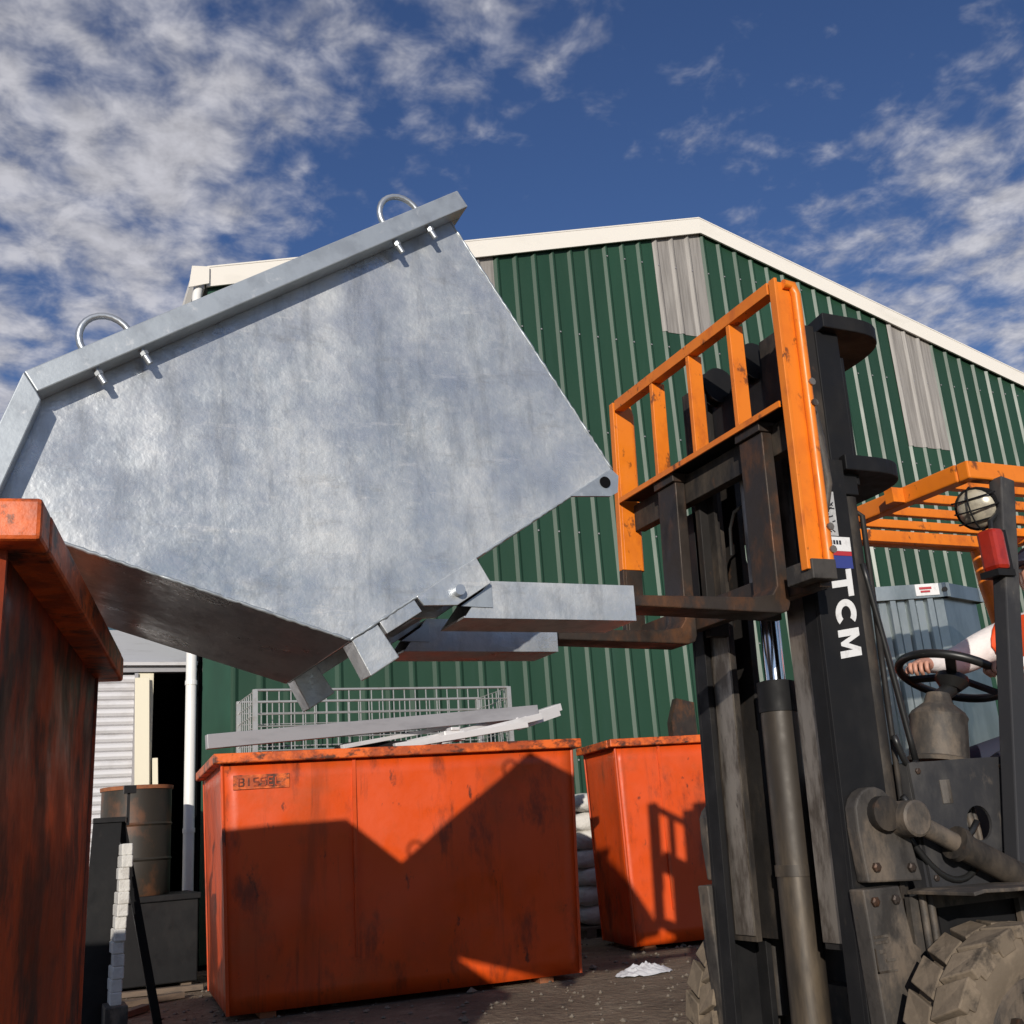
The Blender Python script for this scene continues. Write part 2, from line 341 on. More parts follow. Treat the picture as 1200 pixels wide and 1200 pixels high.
# loose stones lying on the dirt
g = MB()
for i in range(1100):
    x, y = random.uniform(-.6, 6.5), random.uniform(5.2, 10.3)
    r = random.uniform(.006, .02)*(1.8 if random.random() < .08 else 1)
    pts = [Vector((random.gauss(0, 1), random.gauss(0, 1), random.gauss(0, .7))).normalized() for _ in range(6)]
    base = [(1,0,0),(0,1,0),(-1,0,0),(0,-1,0),(0,0,1),(0,0,-1)]
    vs = [Vector((x, y, r*.35)) + Vector((a*r*random.uniform(.7, 1.3), b*r*random.uniform(.7, 1.3), c*r*random.uniform(.5, .9))) for a, b, c in base]
    g.add(vs, [(0,1,4),(1,2,4),(2,3,4),(3,0,4),(1,0,5),(2,1,5),(3,2,5),(0,3,5)])
o = g.build('gravel', 'stone'); stuff(tag(o, 'loose stones scattered over the dirt around the orange bins', 'gravel'))

# ------------------------------------------------------------------ the green shed
WY = 10.6; PX, PZ = 8.15, 8.93; EX0, EX1 = 1.55, 14.75; EZ = 7.05
SL = (PZ-EZ)/(PX-EX0)
def roofz(x): return PZ - SL*abs(x-PX)
shed = thing('shed', 'tall green ribbed steel shed with white barge capping along its gable', 'shed', (PX, WY, 0))
SW = .793; RP = SW/3
def rib_profile(x0, x1):
    pts = []; k = math.floor((x0-1.869)/RP) - 1
    while True:
        c = 1.869 + k*RP; k += 1
        for dx, dy in ((-.045, 0), (-.009, -.028), (.009, -.028), (.045, 0)):
            pts.append((c+dx, dy))
        if c > x1 + .3: break
    res = [(x, d) for x, d in pts if x0-1e-6 <= x <= x1+1e-6]
    def dep(x):
        k = round((x-1.869)/RP); d = abs(x-1.869-k*RP)
        return 0 if d > .045 else (-.028 if d < .009 else -.028*(.045-d)/.036)
    return [(x0, dep(x0))] + [q for q in res if x0+.001 < q[0] < x1-.001] + [(x1, dep(x1))]
def sheet(x0, x1, z0, top, y, m, name):
    pr = rib_profile(x0+.0005, x1-.0005)
    b = MB(); vs = []; fs = []
    for x, d in pr: vs += [(x, y+d, z0), (x, y+d, top(x) if callable(top) else top)]
    for i in range(len(pr)-1): fs.append((2*i, 2*i+2, 2*i+3, 2*i+1))
    b.add(vs, fs); return b.build(name, m, shed, fixn=False, solid=.003)
k = 0
while True:
    x0 = 1.869 + k*SW - .049; x1 = min(x0 + SW + .002, EX1-.06)
    if x0 > EX1 - .2: break
    zt = lambda x: roofz(x) - .10
    j = .004*(k % 2)
    if k in (3, 7, 12):
        zb = {3: 5.9, 7: 7.13, 12: 5.87}[k]
        sheet(x0, x1, .05, zb+.12, WY+j, 'green', 'wall_sheet')
        o = sheet(x0, x1, zb, zt, WY+j-.008, 'skylight', 'skylight_sheet'); o['label'] = 'weathered grey translucent wall sheet'
    else: sheet(x0, x1, .05, zt, WY+j, 'green', 'wall_sheet')
    k += 1
b = MB()
for j in range(50):
    x = 1.869 + j*RP
    if x > EX1-.2: break
    for z in (.4, 1.7, 3.0, 4.3, 5.6, 6.9, 8.1):
        if z < roofz(x)-.35: b.lathe((x, WY-.036, z), (0, -1, 0), [(0, .011), (.006, .011)], 6)
stuff(b.build('roofing_screws', 'grey_beam', shed))
b = MB(); b.box((EX0+.02, WY-.012, .05), (1.86, WY+.02, EZ-.05)); b.build('corner_flashing', 'green_flash', shed)
b = MB(); b.box((EX0+.12, WY+.03, 0), (EX0+.16, WY+16, EZ-.1)); b.build('side_wall', 'green_flash', shed)
b = MB(); b.box((EX1-.14, WY+.03, 0), (EX1-.10, WY+16, EZ-.1)); b.build('side_wall', 'green_flash', shed)
b = MB(); b.prism([(EX0+.17, 0), (EX1-.15, 0), (EX1-.15, EZ-.12), (PX, PZ-.12), (EX0+.17, EZ-.12)], WY+15.9, WY+16); b.build('back_wall', 'green_flash', shed)
for sx in (-1, 1):
    ex = EX0 if sx < 0 else EX1
    # barge capping: face and roof turn-over
    b = MB()
    p, q = (ex, EZ), (PX, PZ)
    b.prism([(ex, EZ-.225), (PX, PZ-.225), (PX, PZ), (ex, EZ)], WY-.075, WY-.05)
    b.prism([(ex, EZ+.002), (PX, PZ+.002), (PX, PZ+.02), (ex, EZ+.02)], WY-.08, WY+.16)
    b.build('barge_cap', 'white', shed)
    b = MB(); b.prism([(ex, EZ-.05), (PX, PZ-.05), (PX, PZ), (ex, EZ)], WY+.165, WY+16); b.build('roof_sheeting', 'skylight', shed)
b = MB()      # eaves gutter, open at the gable end
gx = EX0-.002
gp = [(gx-.14, EZ-.05), (gx-.15, EZ-.17), (gx-.11, EZ-.24), (gx-.02, EZ-.24), (gx-.02, EZ-.05)]
vs = []; fs = []
for yy in (WY-.05, WY+16): vs += [(x, yy, z) for x, z in gp]
fs = [(i, i+1, i+6, i+5) for i in range(4)]
b.add(vs, fs); b.build('gutter', 'white', shed, solid=.012)
b = MB(); b.prism([(EX0-.16, EZ-.02), (EX0-.19, EZ-.28), (EX0+.02, EZ-.20), (EX0+.02, EZ+.0), ], WY-.11, WY-.09)
b.build('barge_end_plate', 'white', shed)

# downpipe on the shed corner
dp = thing('downpipe', 'white round downpipe standing at the green shed corner', 'downpipe', (1.45, WY-.11, 0))
b = MB(); b.tube([(1.45, WY-.11, 0), (1.45, WY-.11, 6.45), (1.45, WY-.06, 6.68), (1.47, WY-.02, 6.82)], .05, 14); b.build('pipe', 'pipe_white', dp, smooth=40)
for z in (1.2, 2.55, 4.5):
    b = MB(); b.lathe((1.45, WY-.11, z), (0, 0, 1), [(0, .056), (.04, .056)], 14); b.box((1.43, WY-.07, z+.005), (1.47, WY+.03, z+.035)); b.build('pipe_clip', 'pipe_white', dp)

# low annex to the left with roller shutter and open doorway
ax = thing('annex', 'low pale annex with a dark open doorway beside the green shed', 'building', (-.6, 10.8, 0))
b = MB(); b.box((-4.0, 10.76, 2.72), (1.54, 10.86, 2.80)); b.build('fascia', 'grey_beam', ax)
b = MB(); b.add([(-4.0, 10.70, 2.79), (1.54, 10.70, 2.79), (1.54, 13.5, 3.65), (-4.0, 13.5, 3.65)], [(0, 1, 2, 3)]); b.build('roof', 'shutter', ax, solid=.03)
b = MB(); b.box((-4.0, 10.80, 0), (.30, 10.86, 2.715)); b.build('front_wall', 'shutter', ax)
b = MB(); b.box((1.0, 10.79, 0), (1.14, 10.87, 2.715)); b.build('door_post', 'cream', ax)
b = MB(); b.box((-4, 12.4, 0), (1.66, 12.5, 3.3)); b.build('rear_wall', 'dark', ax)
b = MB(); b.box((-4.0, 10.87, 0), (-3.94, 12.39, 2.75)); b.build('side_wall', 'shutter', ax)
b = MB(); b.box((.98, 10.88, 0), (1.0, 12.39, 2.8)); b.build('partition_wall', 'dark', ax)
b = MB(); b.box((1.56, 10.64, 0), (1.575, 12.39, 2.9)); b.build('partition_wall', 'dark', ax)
rs = thing('roller_shutter', 'pale grey roller shutter of horizontal slats, closed, in the annex front', 'shutter', (.65, 10.80, 0))
sm = None
for i in range(33):
    z = .06 + i*.080
    if sm is None:
        b = MB(); pr = [(.012, 0), (-.012, .010), (-.026, .034), (-.022, .056), (-.004, .070), (.012, .079)]
        vs = []; fs = []
        for x in (-.345, .345): vs += [(x, dy, dz) for dy, dz in pr]
        fs = [(j, j+6, j+7, j+1) for j in range(5)]
        b.add(vs, fs); o = b.build('slat', 'shutter', rs, local=True, solid=.003); sm = o.data
    else:
        o = bpy.data.objects.new('slat', sm); COL.objects.link(o); o.parent = rs
    o.location = (0, 0, z)
b = MB(); b.box((.30, 10.76, 0), (.335, 10.83, 2.71)); b.build('guide_rail', 'grey_beam', rs)
b = MB(); b.box((.965, 10.76, 0), (.997, 10.83, 2.71)); b.build('guide_rail', 'grey_beam', rs)
# boards propped in the doorway
b = MB(); b.bar((1.075, 10.52, 0), (1.03, 10.74, 2.66), .13, .025, (0, 1, 0)); tag(b.build('board', 'cream', bevel=.003), 'tall cream board propped upright against the annex door post', 'board')
b = MB(); b.bar((1.20, 10.45, .0), (1.165, 10.74, 1.9), .05, .03, (0, 1, 0)); tag(b.build('board', 'cream', bevel=.003), 'short thin cream batten leaning in the dark doorway behind the drum', 'board')

# ------------------------------------------------------------------ orange skip bins
def orange_bin(name, label, loc, rz, Lx, D, H, m='orange', taper=.05, chamf=0.0, rim=.09, over=.06, seams=(), dent=.012, seed=0, raise_left=0.0):
    root = thing(name, label, 'skip bin', loc, rz)
    def pan(nm, a, b_, c, d, nu, nv, mm=m):
        a, b_, c, d = map(Vector, (a, b_, c, d)); nn = (b_-a).cross(d-a).normalized()
        def fn(u, v):
            p = (a*(1-u)+b_*u)*(1-v) + (d*(1-u)+c*u)*v
            e = min(1, 6*min(u, 1-u, v, 1-v) + 0)
            return p + nn*dent*e*(mnoise.noise(p*1.7+Vector((seed, seed, 0)))*1.2 + .4*mnoise.noise(p*4.1))
        bb = MB(); bb.grid(fn, nu, nv); return bb.build(nm, mm, root, local=True, smooth=True, solid=.006)
    t = taper; h = H - rim
    F0, F1 = (0, 0), (Lx, 0); K0, K1 = (0, D), (Lx, D)
    f0, f1, k0, k1 = (t, t), (Lx-t, t), (t, D-t), (Lx-t, D-t)
    zl = .04 + raise_left
    A = lambda p, z: (p[0], p[1], z)
    pan('front_panel', A(f0, zl), A(f1, .04), A(F1, h), A(F0, h), 24, 14)
    pan('back_panel', A(k1, .04), A(k0, zl), A(K0, h), A(K1, h), 10, 8)
    pan('end_panel', A(k0, zl), A(f0, zl), A(F0, h), A(K0, h), 12, 14)
    pan('end_panel', A(f1, .04), A(k1, .04), A(K1, h), A(F1, h), 12, 14)
    pan('floor_panel', A(f0, zl+.01), A(k0, zl+.01), A(k1, .05), A(f1, .05), 2, 2)
    # corner folds
    for (p, q) in ((f0, F0), (f1, F1), (k0, K0), (k1, K1)):
        b = MB(); b.tube([(q[0], q[1], h), (p[0], p[1], zl if p in (f0, k0) else .04)], .012, 6); b.build('corner_weld', m, root, local=True)
    r2 = rim
    b = MB(); b.box((-over, -over, h), (Lx+over, -over+r2+.02, H)); b.build('rim_rail', 'orange_rim', root, local=True, bevel=.008)
    b = MB(); b.box((-over, D+over-r2-.02, h), (Lx+over, D+over, H)); b.build('rim_rail', 'orange_rim', root, local=True, bevel=.008)
    b = MB(); b.box((-over-.002, -over+r2+.021, h-.002), (-over+r2+.02, D+over-r2-.021, H-.002)); b.build('rim_rail', 'orange_rim', root, local=True, bevel=.008)
    b = MB(); b.box((Lx+over-r2-.02, -over+r2+.021, h-.002), (Lx+over+.002, D+over-r2-.021, H-.002)); b.build('rim_rail', 'orange_rim', root, local=True, bevel=.008)
    for s_ in seams:
        b = MB(); x = s_*Lx; b.box((x-.012, -.012, .3), (x+.012, .02, h)); b.xf(lambda v: (v.x, v.y + t*(1-v.z/h), v.z)); b.build('weld_seam', m, root, local=True)
    if not raise_left:
        for x in (.12*Lx, .88*Lx):
            b = MB(); b.box((x-.05, t+.02, 0), (x+.05, D-t-.02, .045)); b.build('skid', 'rust', root, local=True)
    else:
        b = MB(); b.box((Lx*.55, t+.02, 0), (Lx-t-.02, D-t-.02, .05)); b.build('skid', 'rust', root, local=True)
    return root
mid_bin = orange_bin('skip_bin', 'orange steel skip bin heaped with grey and white metal lengths', (1.20, 7.22, 0), radians(-4.5), 2.46, 1.55, 1.615, seed=3, dent=.022, rim=.064, seams=(.35,))
# worn name plate welded under the rim
b = MB(); b.box((.07, -.016, 1.385), (.43, .012, 1.475)); b.xf(lambda v: (v.x, v.y+.004, v.z)); pl = b.build('name_plate', 'orange_rim', mid_bin, local=True)
b = MB()
def strokes(b, x, segs, hh=.05, ww=.030, z0=1.405):
    for (u0, v0, u1, v1) in segs:
        b.bar((x+u0*ww, -.014, z0+v0*hh), (x+u1*ww, -.014, z0+v1*hh), .008, .008, (0, 1, 0))
LET = {'B': [(0,0,0,1),(0,1,1,.9),(1,.9,1,.6),(0,.5,1,.5),(1,.45,1,.1),(0,0,1,.05)], 'I': [(.5,0,.5,1)], 'N': [(0,0,0,1),(0,1,1,0),(1,0,1,1)],
       'S': [(1,1,0,.9),(0,.9,0,.55),(0,.5,1,.5),(1,.45,1,.1),(1,0,0,0)], 'E': [(0,0,0,1),(0,1,1,1),(0,.5,.8,.5),(0,0,1,0)], 'L': [(0,0,0,1),(0,0,1,0)]}
for i, ch in enumerate('BISSEL'): strokes(b, .105+i*.047, LET[ch])
b.build('raised_lettering', 'orange_dirty_shaded', pl, local=True)

left_bin = orange_bin('skip_bin', 'grimy orange skip bin under the tipped galvanised hopper', (0, 0, 0), 0, 2.1, 1.46, 1.60, m='orange_dirty_shaded', seed=9, taper=.012, dent=.016, over=.074, rim=.075)
# place so that its right-hand rim runs from (0.01,1.89) to (0.27,3.43)
a_l = radians(-9.5)
R_ = Matrix.Rotation(a_l, 3, 'Z'); corner = Vector((2.1+.074, -.074, 0)); tgt = Vector((.012, 1.885, 0)); L0 = tgt - R_ @ corner
left_bin.location = L0; left_bin.rotation_euler[2] = a_l
def lb(x, y, z): return L0 + R_ @ Vector((x, y, 0)) + Vector((0, 0, z))
right_bin = orange_bin('skip_bin', 'small orange skip bin beside the white sacks with a brown plate in it', (4.60, 8.05, 0), radians(-9), 1.3, .80, 1.69, seed=14, taper=.02, seams=(.30, .62), rim=.065)

# unseen sheet added in the left bin to cast the middle bin's shadow
b = MB(); b.prism([(-1.24, .1), (.06, .1), (.06, 1.5), (.14, 1.55), (.14, 2.04), (-.30, 2.40), (-1.24, 2.40)], 3.33, 3.342)
tag(b.build('shadow_sheet', 'rust_steel'), 'unseen rusty steel sheet added in the grimy orange bin to cast shade', 'scrap')

# ------------------------------------------------------------------ scrap in the middle bin
def scrap(name, p, q, wd, ht, m, label, grp=None, hollow=False, upv=(0, 0, 1)):
    b = MB(); b.bar(p, q, wd, ht, upv); return tag(b.build(name, m, bevel=.003), label, 'scrap metal', grp)
scrap('steel_beam', (1.13, 7.42, 1.715), (3.62, 7.50, 1.875), .08, .095, 'grey_beam', 'long grey steel beam laid across the orange bin')
G = 'white metal lengths in the orange bin'
for (x0, y0, z0, x1, y1, z1, ww, hh, LB) in (
        (2.55, 7.40, 1.66, 3.52, 7.62, 1.83, .07, .05, 'long white metal profile sloping up under the grey beam end'),
        (2.75, 7.34, 1.66, 3.62, 7.45, 1.83, .09, .05, 'widest white metal profile sloping along the bin rim'),
        (2.95, 7.55, 1.74, 3.66, 7.75, 1.88, .06, .04, 'white metal profile lying topmost behind the grey beam end'),
        (2.05, 7.40, 1.65, 2.95, 7.62, 1.79, .05, .03, 'thin white metal profile lying beside the black tray'),
        (1.95, 7.6, 1.6, 2.7, 7.5, 1.68, .05, .03, 'thin white metal profile lying across the black tray'),
        (2.4, 7.30, 1.63, 3.45, 7.33, 1.76, .06, .045, 'narrow white metal profile lying lowest along the bin rim')):
    scrap('metal_profile', (x0, y0, z0), (x1, y1, z1), ww, hh, 'alu', LB, G)
b = MB(); b.bar((3.42, 7.50, 1.80), (3.86, 7.60, 1.915), .10, .055); b.bar((3.42, 7.44, 1.77), (3.84, 7.54, 1.885), .012, .085)
tag(b.build('channel_offcut', 'alu', bevel=.002), 'white metal channel offcut sticking out past the bin corner', 'scrap metal')
b = MB(); b.box((2.78, 7.30, 1.66), (2.94, 7.40, 1.73)); b.box((2.83, 7.29, 1.73), (2.90, 7.39, 1.755)); tag(b.build('metal_bracket', 'alu', bevel=.006), 'small white metal bracket resting on top of the scrap heap', 'scrap metal')
b = MB(); b.box((2.1, 7.5, 1.58), (2.75, 7.8, 1.69)); tag(b.build('black_tray', 'black', bevel=.01), 'black plastic tray half buried in the scrap heap', 'scrap')
b = MB()
for i in range(9):
    x = random.uniform(1.4, 3.3); b.bar((x, random.uniform(7.4, 8.5), .1), (x+random.uniform(-.3, .3), random.uniform(7.5, 8.5), random.uniform(1.55, 1.62)), .07, .05)
tag(b.build('scrap_heap', ['grey_beam'], bevel=0), 'jumble of grey steel offcuts filling the orange bin', 'scrap metal'); b = None
# brown piece standing in the right-hand bin
b = MB(); b.prism([(5.36, .2), (5.62, .2), (5.62, 2.02), (5.44, 2.06), (5.36, 1.85)], 8.30, 8.38); tag(b.build('scrap_plate', 'rust_steel'), 'dark brown plate standing up in the bin behind the mast', 'scrap')

# ------------------------------------------------------------------ wire mesh cage behind the middle bin
cg = thing('mesh_cage', 'galvanised wire mesh cage standing behind the heaped orange bin', 'cage', (3.05, 9.45, 0))
CX0, CX1, CY0, CY1, CZ = 1.78, 4.12, 9.1, 9.85, 2.29
def mesh_panel(p0, p1, z0, z1):
    b = MB(); p0, p1 = Vector(p0), Vector(p1); n = round((p1-p0).length/.1)
    for i in range(n+1):
        p = p0.lerp(p1, i/n); b.tube([p+Vector((0, 0, z0)), p+Vector((0, 0, z1))], .0055, 5)
    z = z0
    while z <= z1+.001:
        b.tube([p0+Vector((0, -.009, z)), p1+Vector((0, -.009, z))], .0055, 5); z += .1
    stuff(b.build('mesh_panel', 'wire', cg))
mesh_panel((CX0, CY0, 0), (CX1, CY0, 0), .19, CZ); mesh_panel((CX0, CY1, 0), (CX1, CY1, 0), .19, CZ)
mesh_panel((CX0, CY0, 0), (CX0, CY1, 0), .19, CZ); mesh_panel((CX1, CY0, 0), (CX1, CY1, 0), .19, CZ)
for x in (CX0, CX1):
    for y in (CY0, CY1):
        b = MB(); b.box((x-.02, y-.02, 0), (x+.02, y+.02, CZ+.01)); b.build('corner_post', 'wire', cg)
for y in (CY0, CY1):
    b = MB(); b.tube([(CX0, y, CZ+.004), (CX1, y, CZ+.004)], .012, 8); b.build('top_rail', 'wire', cg)

# ------------------------------------------------------------------ white sacks
def sack_mesh():
    b = MB()
    def fn(u, v):
        th = 2*pi*u; ph = pi*(v-.5)
        def sp(c, e): return math.copysign(abs(c)**e, c)
        x = .36*sp(cos(ph), .4)*sp(cos(th), .45); y = .24*sp(cos(ph), .4)*sp(sin(th), .45); z = .095*sp(sin(ph), .8)
        p = Vector((x, y, z)); return p + Vector((0, 0, 1))*.018*mnoise.noise(p*9) + Vector((1, 1, 0))*.012*mnoise.noise(p*13+Vector((4, 0, 0)))
    b.grid(fn, 28, 12); o = b.build('sack', 'sack', None, smooth=True); return o
s0 = sack_mesh()
k = 0
ORD = ['bottom', 'second from the bottom', 'third from the bottom', 'middle', 'third from the top', 'second from the top', 'topmost']
for i in range(7):
    o = s0 if k == 0 else bpy.data.objects.new('sack', s0.data)
    if k: COL.objects.link(o)
    o.location = (5.28+random.uniform(-.03, .03), 9.7+random.uniform(-.03, .03), .185+.172*i); o.rotation_euler = (random.uniform(-.03, .03), random.uniform(-.03, .03), random.choice((0, pi))+random.uniform(-.08, .08))
    tag(o, 'plump white woven sack, %s in the stack between the orange bins' % ORD[i], 'sack', 'white sacks stacked by the shed wall'); k += 1
pa = thing('pallet', 'low timber pallet under the stacked white sacks', 'pallet', (5.28, 9.72, 0))
for i in range(6):
    b = MB(); b.box((4.86, 9.42+i*.105, .075), (5.70, 9.50+i*.105, .097)); b.build('deck_board', 'timber', pa)
for x in (4.9, 5.24, 5.58):
    b = MB(); b.box((x, 9.42, 0), (x+.1, 10.02, .074)); b.build('bearer', 'timber', pa)

# ------------------------------------------------------------------ drum on a bench, leaning things at the left
bn = thing('steel_chest', 'low dark steel chest carrying the rusty-lidded drum', 'chest', (1.0, 9.85, 0))
b = MB(); b.box((.45, 9.5, .04), (1.40, 10.25, .66)); b.build('chest_body', 'black', bn, bevel=.01)
b = MB(); b.box((.43, 9.48, .661), (1.42, 10.27, .71)); b.build('chest_lid', 'black', bn, bevel=.008)
for x in (.50, 1.28):
    b = MB(); b.box((x, 9.55, 0), (x+.08, 10.2, .039)); b.build('skid', 'timber', bn)
dr = thing('drum', 'dark steel drum with a rusty orange lid beside the shutter', 'drum', (.93, 9.85, .71))
prof = [(0, .275), (.02, .285), (.27, .285), (.285, .296), (.30, .285), (.55, .285), (.565, .296), (.58, .285), (.84, .285), (.86, .29)]
b = MB(); b.lathe((.93, 9.85, .71), (0, 0, 1), prof, 32, True); b.build('shell', 'drum_green', dr, smooth=35)
b = MB(); b.lathe((.93, 9.85, 1.571), (0, 0, 1), [(-.012, .296), (.018, .298), (.02, .282), (.008, .278)], 32); b.build('lid', 'rust', dr, smooth=35)
# black panel trestle with pale slabs
tr = thing('trestle', 'black steel trestle panel propped open beside the grimy orange bin', 'trestle', (.47, 7.0, 0))
b = MB(); b.prism([(.36, 0), (.525, 0), (.578, 1.222), (.42, 1.23)], 6.985, 7.005); b.build('panel', 'black', tr)
b = MB(); b.bar((.86, 7.35, 0), (.575, 7.04, 1.235), .05, .04, (0, 1, 0)); b.build('strut', 'black', tr)
b = MB(); b.box((.42, 6.97, 1.222), (.60, 7.06, 1.25)); b.build('hinge_cap', 'black', tr)
b = MB(); b.box((.605, 6.99, 1.20), (.622, 7.01, 1.42)); b.build('handle', 'black', tr)
b = MB(); b.box((.585, 6.97, 1.385), (.655, 7.03, 1.43)); b.build('handle_grip', 'black', tr)
b = MB(); b.box((.50, 6.86, 0), (.62, 7.10, .24)); b.xf(lambda v: (v.x, v.y-.17, v.z)); tag(b.build('concrete_block', 'grey_dusty', bevel=.008), 'dark concrete block under the narrow pile of pale slabs', 'block')
sm = None
ORDS = ['bottom', 'second', 'third', 'fourth', 'fifth', 'sixth', 'seventh', 'eighth', 'ninth', 'tenth', 'eleventh', 'twelfth', 'topmost']
for i in range(13):
    if sm is None:
        b = MB(); b.box((-.03, -.10, 0), (.03, .10, .058)); o = b.build('slab', 'sack', None, bevel=.005); sm = o.data
    else:
        o = bpy.data.objects.new('slab', sm); COL.objects.link(o); md = o.modifiers.new('bevel', 'BEVEL'); md.width = .005
    o.location = (.555+.003*i+random.uniform(-.006, .006), 6.84+random.uniform(-.01, .01), .24 + i*.0655); o.rotation_euler[2] = random.uniform(-.05, .05); o.scale = (1, 1, 1.13)
    tag(o, 'thin pale slab, %s in the narrow pile beside the black trestle' % (ORDS[i] if i in (0, 12) else ORDS[i]+' from the bottom'), 'slab', 'pale slabs piled by the trestle')

# crumpled plastic on the ground
b = MB()
def crumple(u, v):
    th = 2*pi*u; r = v
    p = Vector((.22*r*cos(th), .12*r*sin(th), .05*(1-r*r)))
    return Vector((4.0, 6.9, .004)) + p + Vector((0, 0, .035*max(0, mnoise.noise(p*32)+.3)*(1-r*.6)))
b.grid(crumple, 40, 12); tag(b.build('plastic_bag', 'bag_white'), 'crumpled clear plastic lying on the dirt before the bins', 'litter')
for i, (x, y, a, l) in enumerate(((.95, 8.7, .3, .5), (1.05, 9.2, -.2, .7), (.8, 8.2, .9, .3))):
    b = MB(); b.bar((x-l/2*cos(a), y-l/2*sin(a), .025), (x+l/2*cos(a), y+l/2*sin(a), .03), .08, .04); tag(b.build('offcut', 'timber', bevel=.003), ['half-metre timber offcut lying on the dirt before the drum chest', 'longest timber offcut lying on the dirt under the drum chest edge', 'shortest timber offcut lying askew on the dirt by the pale slabs'][i], 'timber', 'timber offcuts on the dirt')

# ------------------------------------------------------------------ galvanised ribbed tank behind the forklift
MAT['tank'] = pmat('dull_galvanised_sheet', (.34, .37, .37), .30, .9, [((.22, .25, .25), (6, 6, 2), .4, .65, 5, .7)], bump=(8, .15, .01))
tk = thing('steel_tank', 'tall ribbed galvanised steel bin behind the forklift cab', 'bin', (4.41, 4.14, 0))
c0 = Vector((4.425, 4.10, 0)); dA = Vector((-.97, .42, 0)).normalized(); dB = Vector((.96, .28, 0)).normalized()
def tank_side(p, d, L_, ribs, name):
    nrm = Vector((d.y, -d.x, 0)); 
    if nrm.dot(Vector((0, 0, 0)) - p) < 0: nrm = -nrm
    pts = [0.0]; off = [0.0]
    for r in ribs:
        for dx, h in ((-.03, 0), (-.014, .022), (.014, .022), (.03, 0)): pts.append(r+dx); off.append(h)
    pts.append(L_); off.append(0)
    vs = []; fs = []
    for a, h in zip(pts, off):
        for z in (.1, 2.03): vs.append(p + d*a + nrm*h + Vector((0, 0, z)))
    for i in range(len(pts)-1): fs.append((2*i, 2*i+1, 2*i+3, 2*i+2))
    b = MB(); b.add(vs, fs); return b.build(name, 'tank', tk, solid=.003)
tank_side(c0, dA, .52, (.08, .18, .28, .38, .48), 'ribbed_wall')
tank_side(c0, dB, .36, (), 'smooth_wall')
c1 = c0 + dA*.52; c2 = c0 + dB*.36; c3 = c1 + dB*.36
tank_side(c1, dB, .36, (), 'smooth_wall'); tank_side(c2, dA, .52, (), 'back_wall')
for p, q in ((c0, c1), (c0, c2), (c2, c3), (c1, c3)):
    b = MB(); z = Vector((0, 0, 2.065)); d = (q-p).normalized()*.03; b.bar(p+z-d, q+z+d, .07, .075); b.build('rim', 'tank', tk)
for p in (c0, c1, c2, c3):
    b = MB(); pp = p + (c0+c3)/2*0; b.box((p.x-.03, p.y-.03, 0), (p.x+.03, p.y+.03, .11)); b.build('foot', 'galv_bright', tk)
b = MB(); m_ = c0 + dA*.085; nrm = Vector((-dA.y, dA.x, 0)); nrm = nrm if nrm.dot(-c0) > 0 else -nrm
b.bar(m_+nrm*.037+dA*.07+Vector((0, 0, 2.07)), m_+nrm*.037-dA*.055+Vector((0, 0, 2.07)), .006, .062); lab = b.build('label_plate', 'decal_white', tk)
b = MB()
b.bar(m_+nrm*.042+dA*.05+Vector((0, 0, 2.078)), m_+nrm*.042-dA*.015+Vector((0, 0, 2.078)), .004, .012)
b.bar(m_+nrm*.042+dA*.045+Vector((0, 0, 2.060)), m_+nrm*.042-dA*.005+Vector((0, 0, 2.060)), .004, .010); b.build('print', 'decal_red', lab)
b = MB(); b.lathe(c0+nrm*.03+dA*.0+Vector((0, 0, 2.065)), nrm, [(0, .014), (.016, .014)], 10); b.build('bolt', 'black', tk)

# ------------------------------------------------------------------ the tipped galvanised hopper on the forks
Y0, Y1 = 2.50, 3.20
A_ = (1.033, 2.728); B_ = (-.012, 2.062); C_ = (-.113, 1.748); D_ = (.719, 1.475); E_ = (1.506, 1.976)
hp = thing('tipping_hopper', 'galvanised steel hopper tipped forward on the forklift forks', 'hopper', (1.005, 2.85, 1.535))
for y in (Y0, Y1):
    b = MB(); b.prism([A_, B_, C_, D_, E_], y-.0025, y+.0025); b.build('side_panel', 'galv', hp)
def wall(p, q, name, y0=Y0+.003, y1=Y1-.003, th=.005):
    p, q = Vector((p[0], 0, p[1])), Vector((q[0], 0, q[1])); d = (q-p).normalized(); n = Vector((0, 1, 0)).cross(d)
    b = MB(); vs = []
    for y in (y0, y1):
        for c, s_ in ((p, -1), (q, -1), (q, 1), (p, 1)): vs.append(c + n*s_*th/2 + Vector((0, y, 0)))
    b.add(vs, [(0,1,2,3),(7,6,5,4),(0,4,5,1),(1,5,6,2),(2,6,7,3),(3,7,4,0)]); return b.build(name, 'galv', hp)
wall(C_, D_, 'front_plate'); wall(D_, E_, 'base_plate'); wall(E_, A_, 'back_plate')
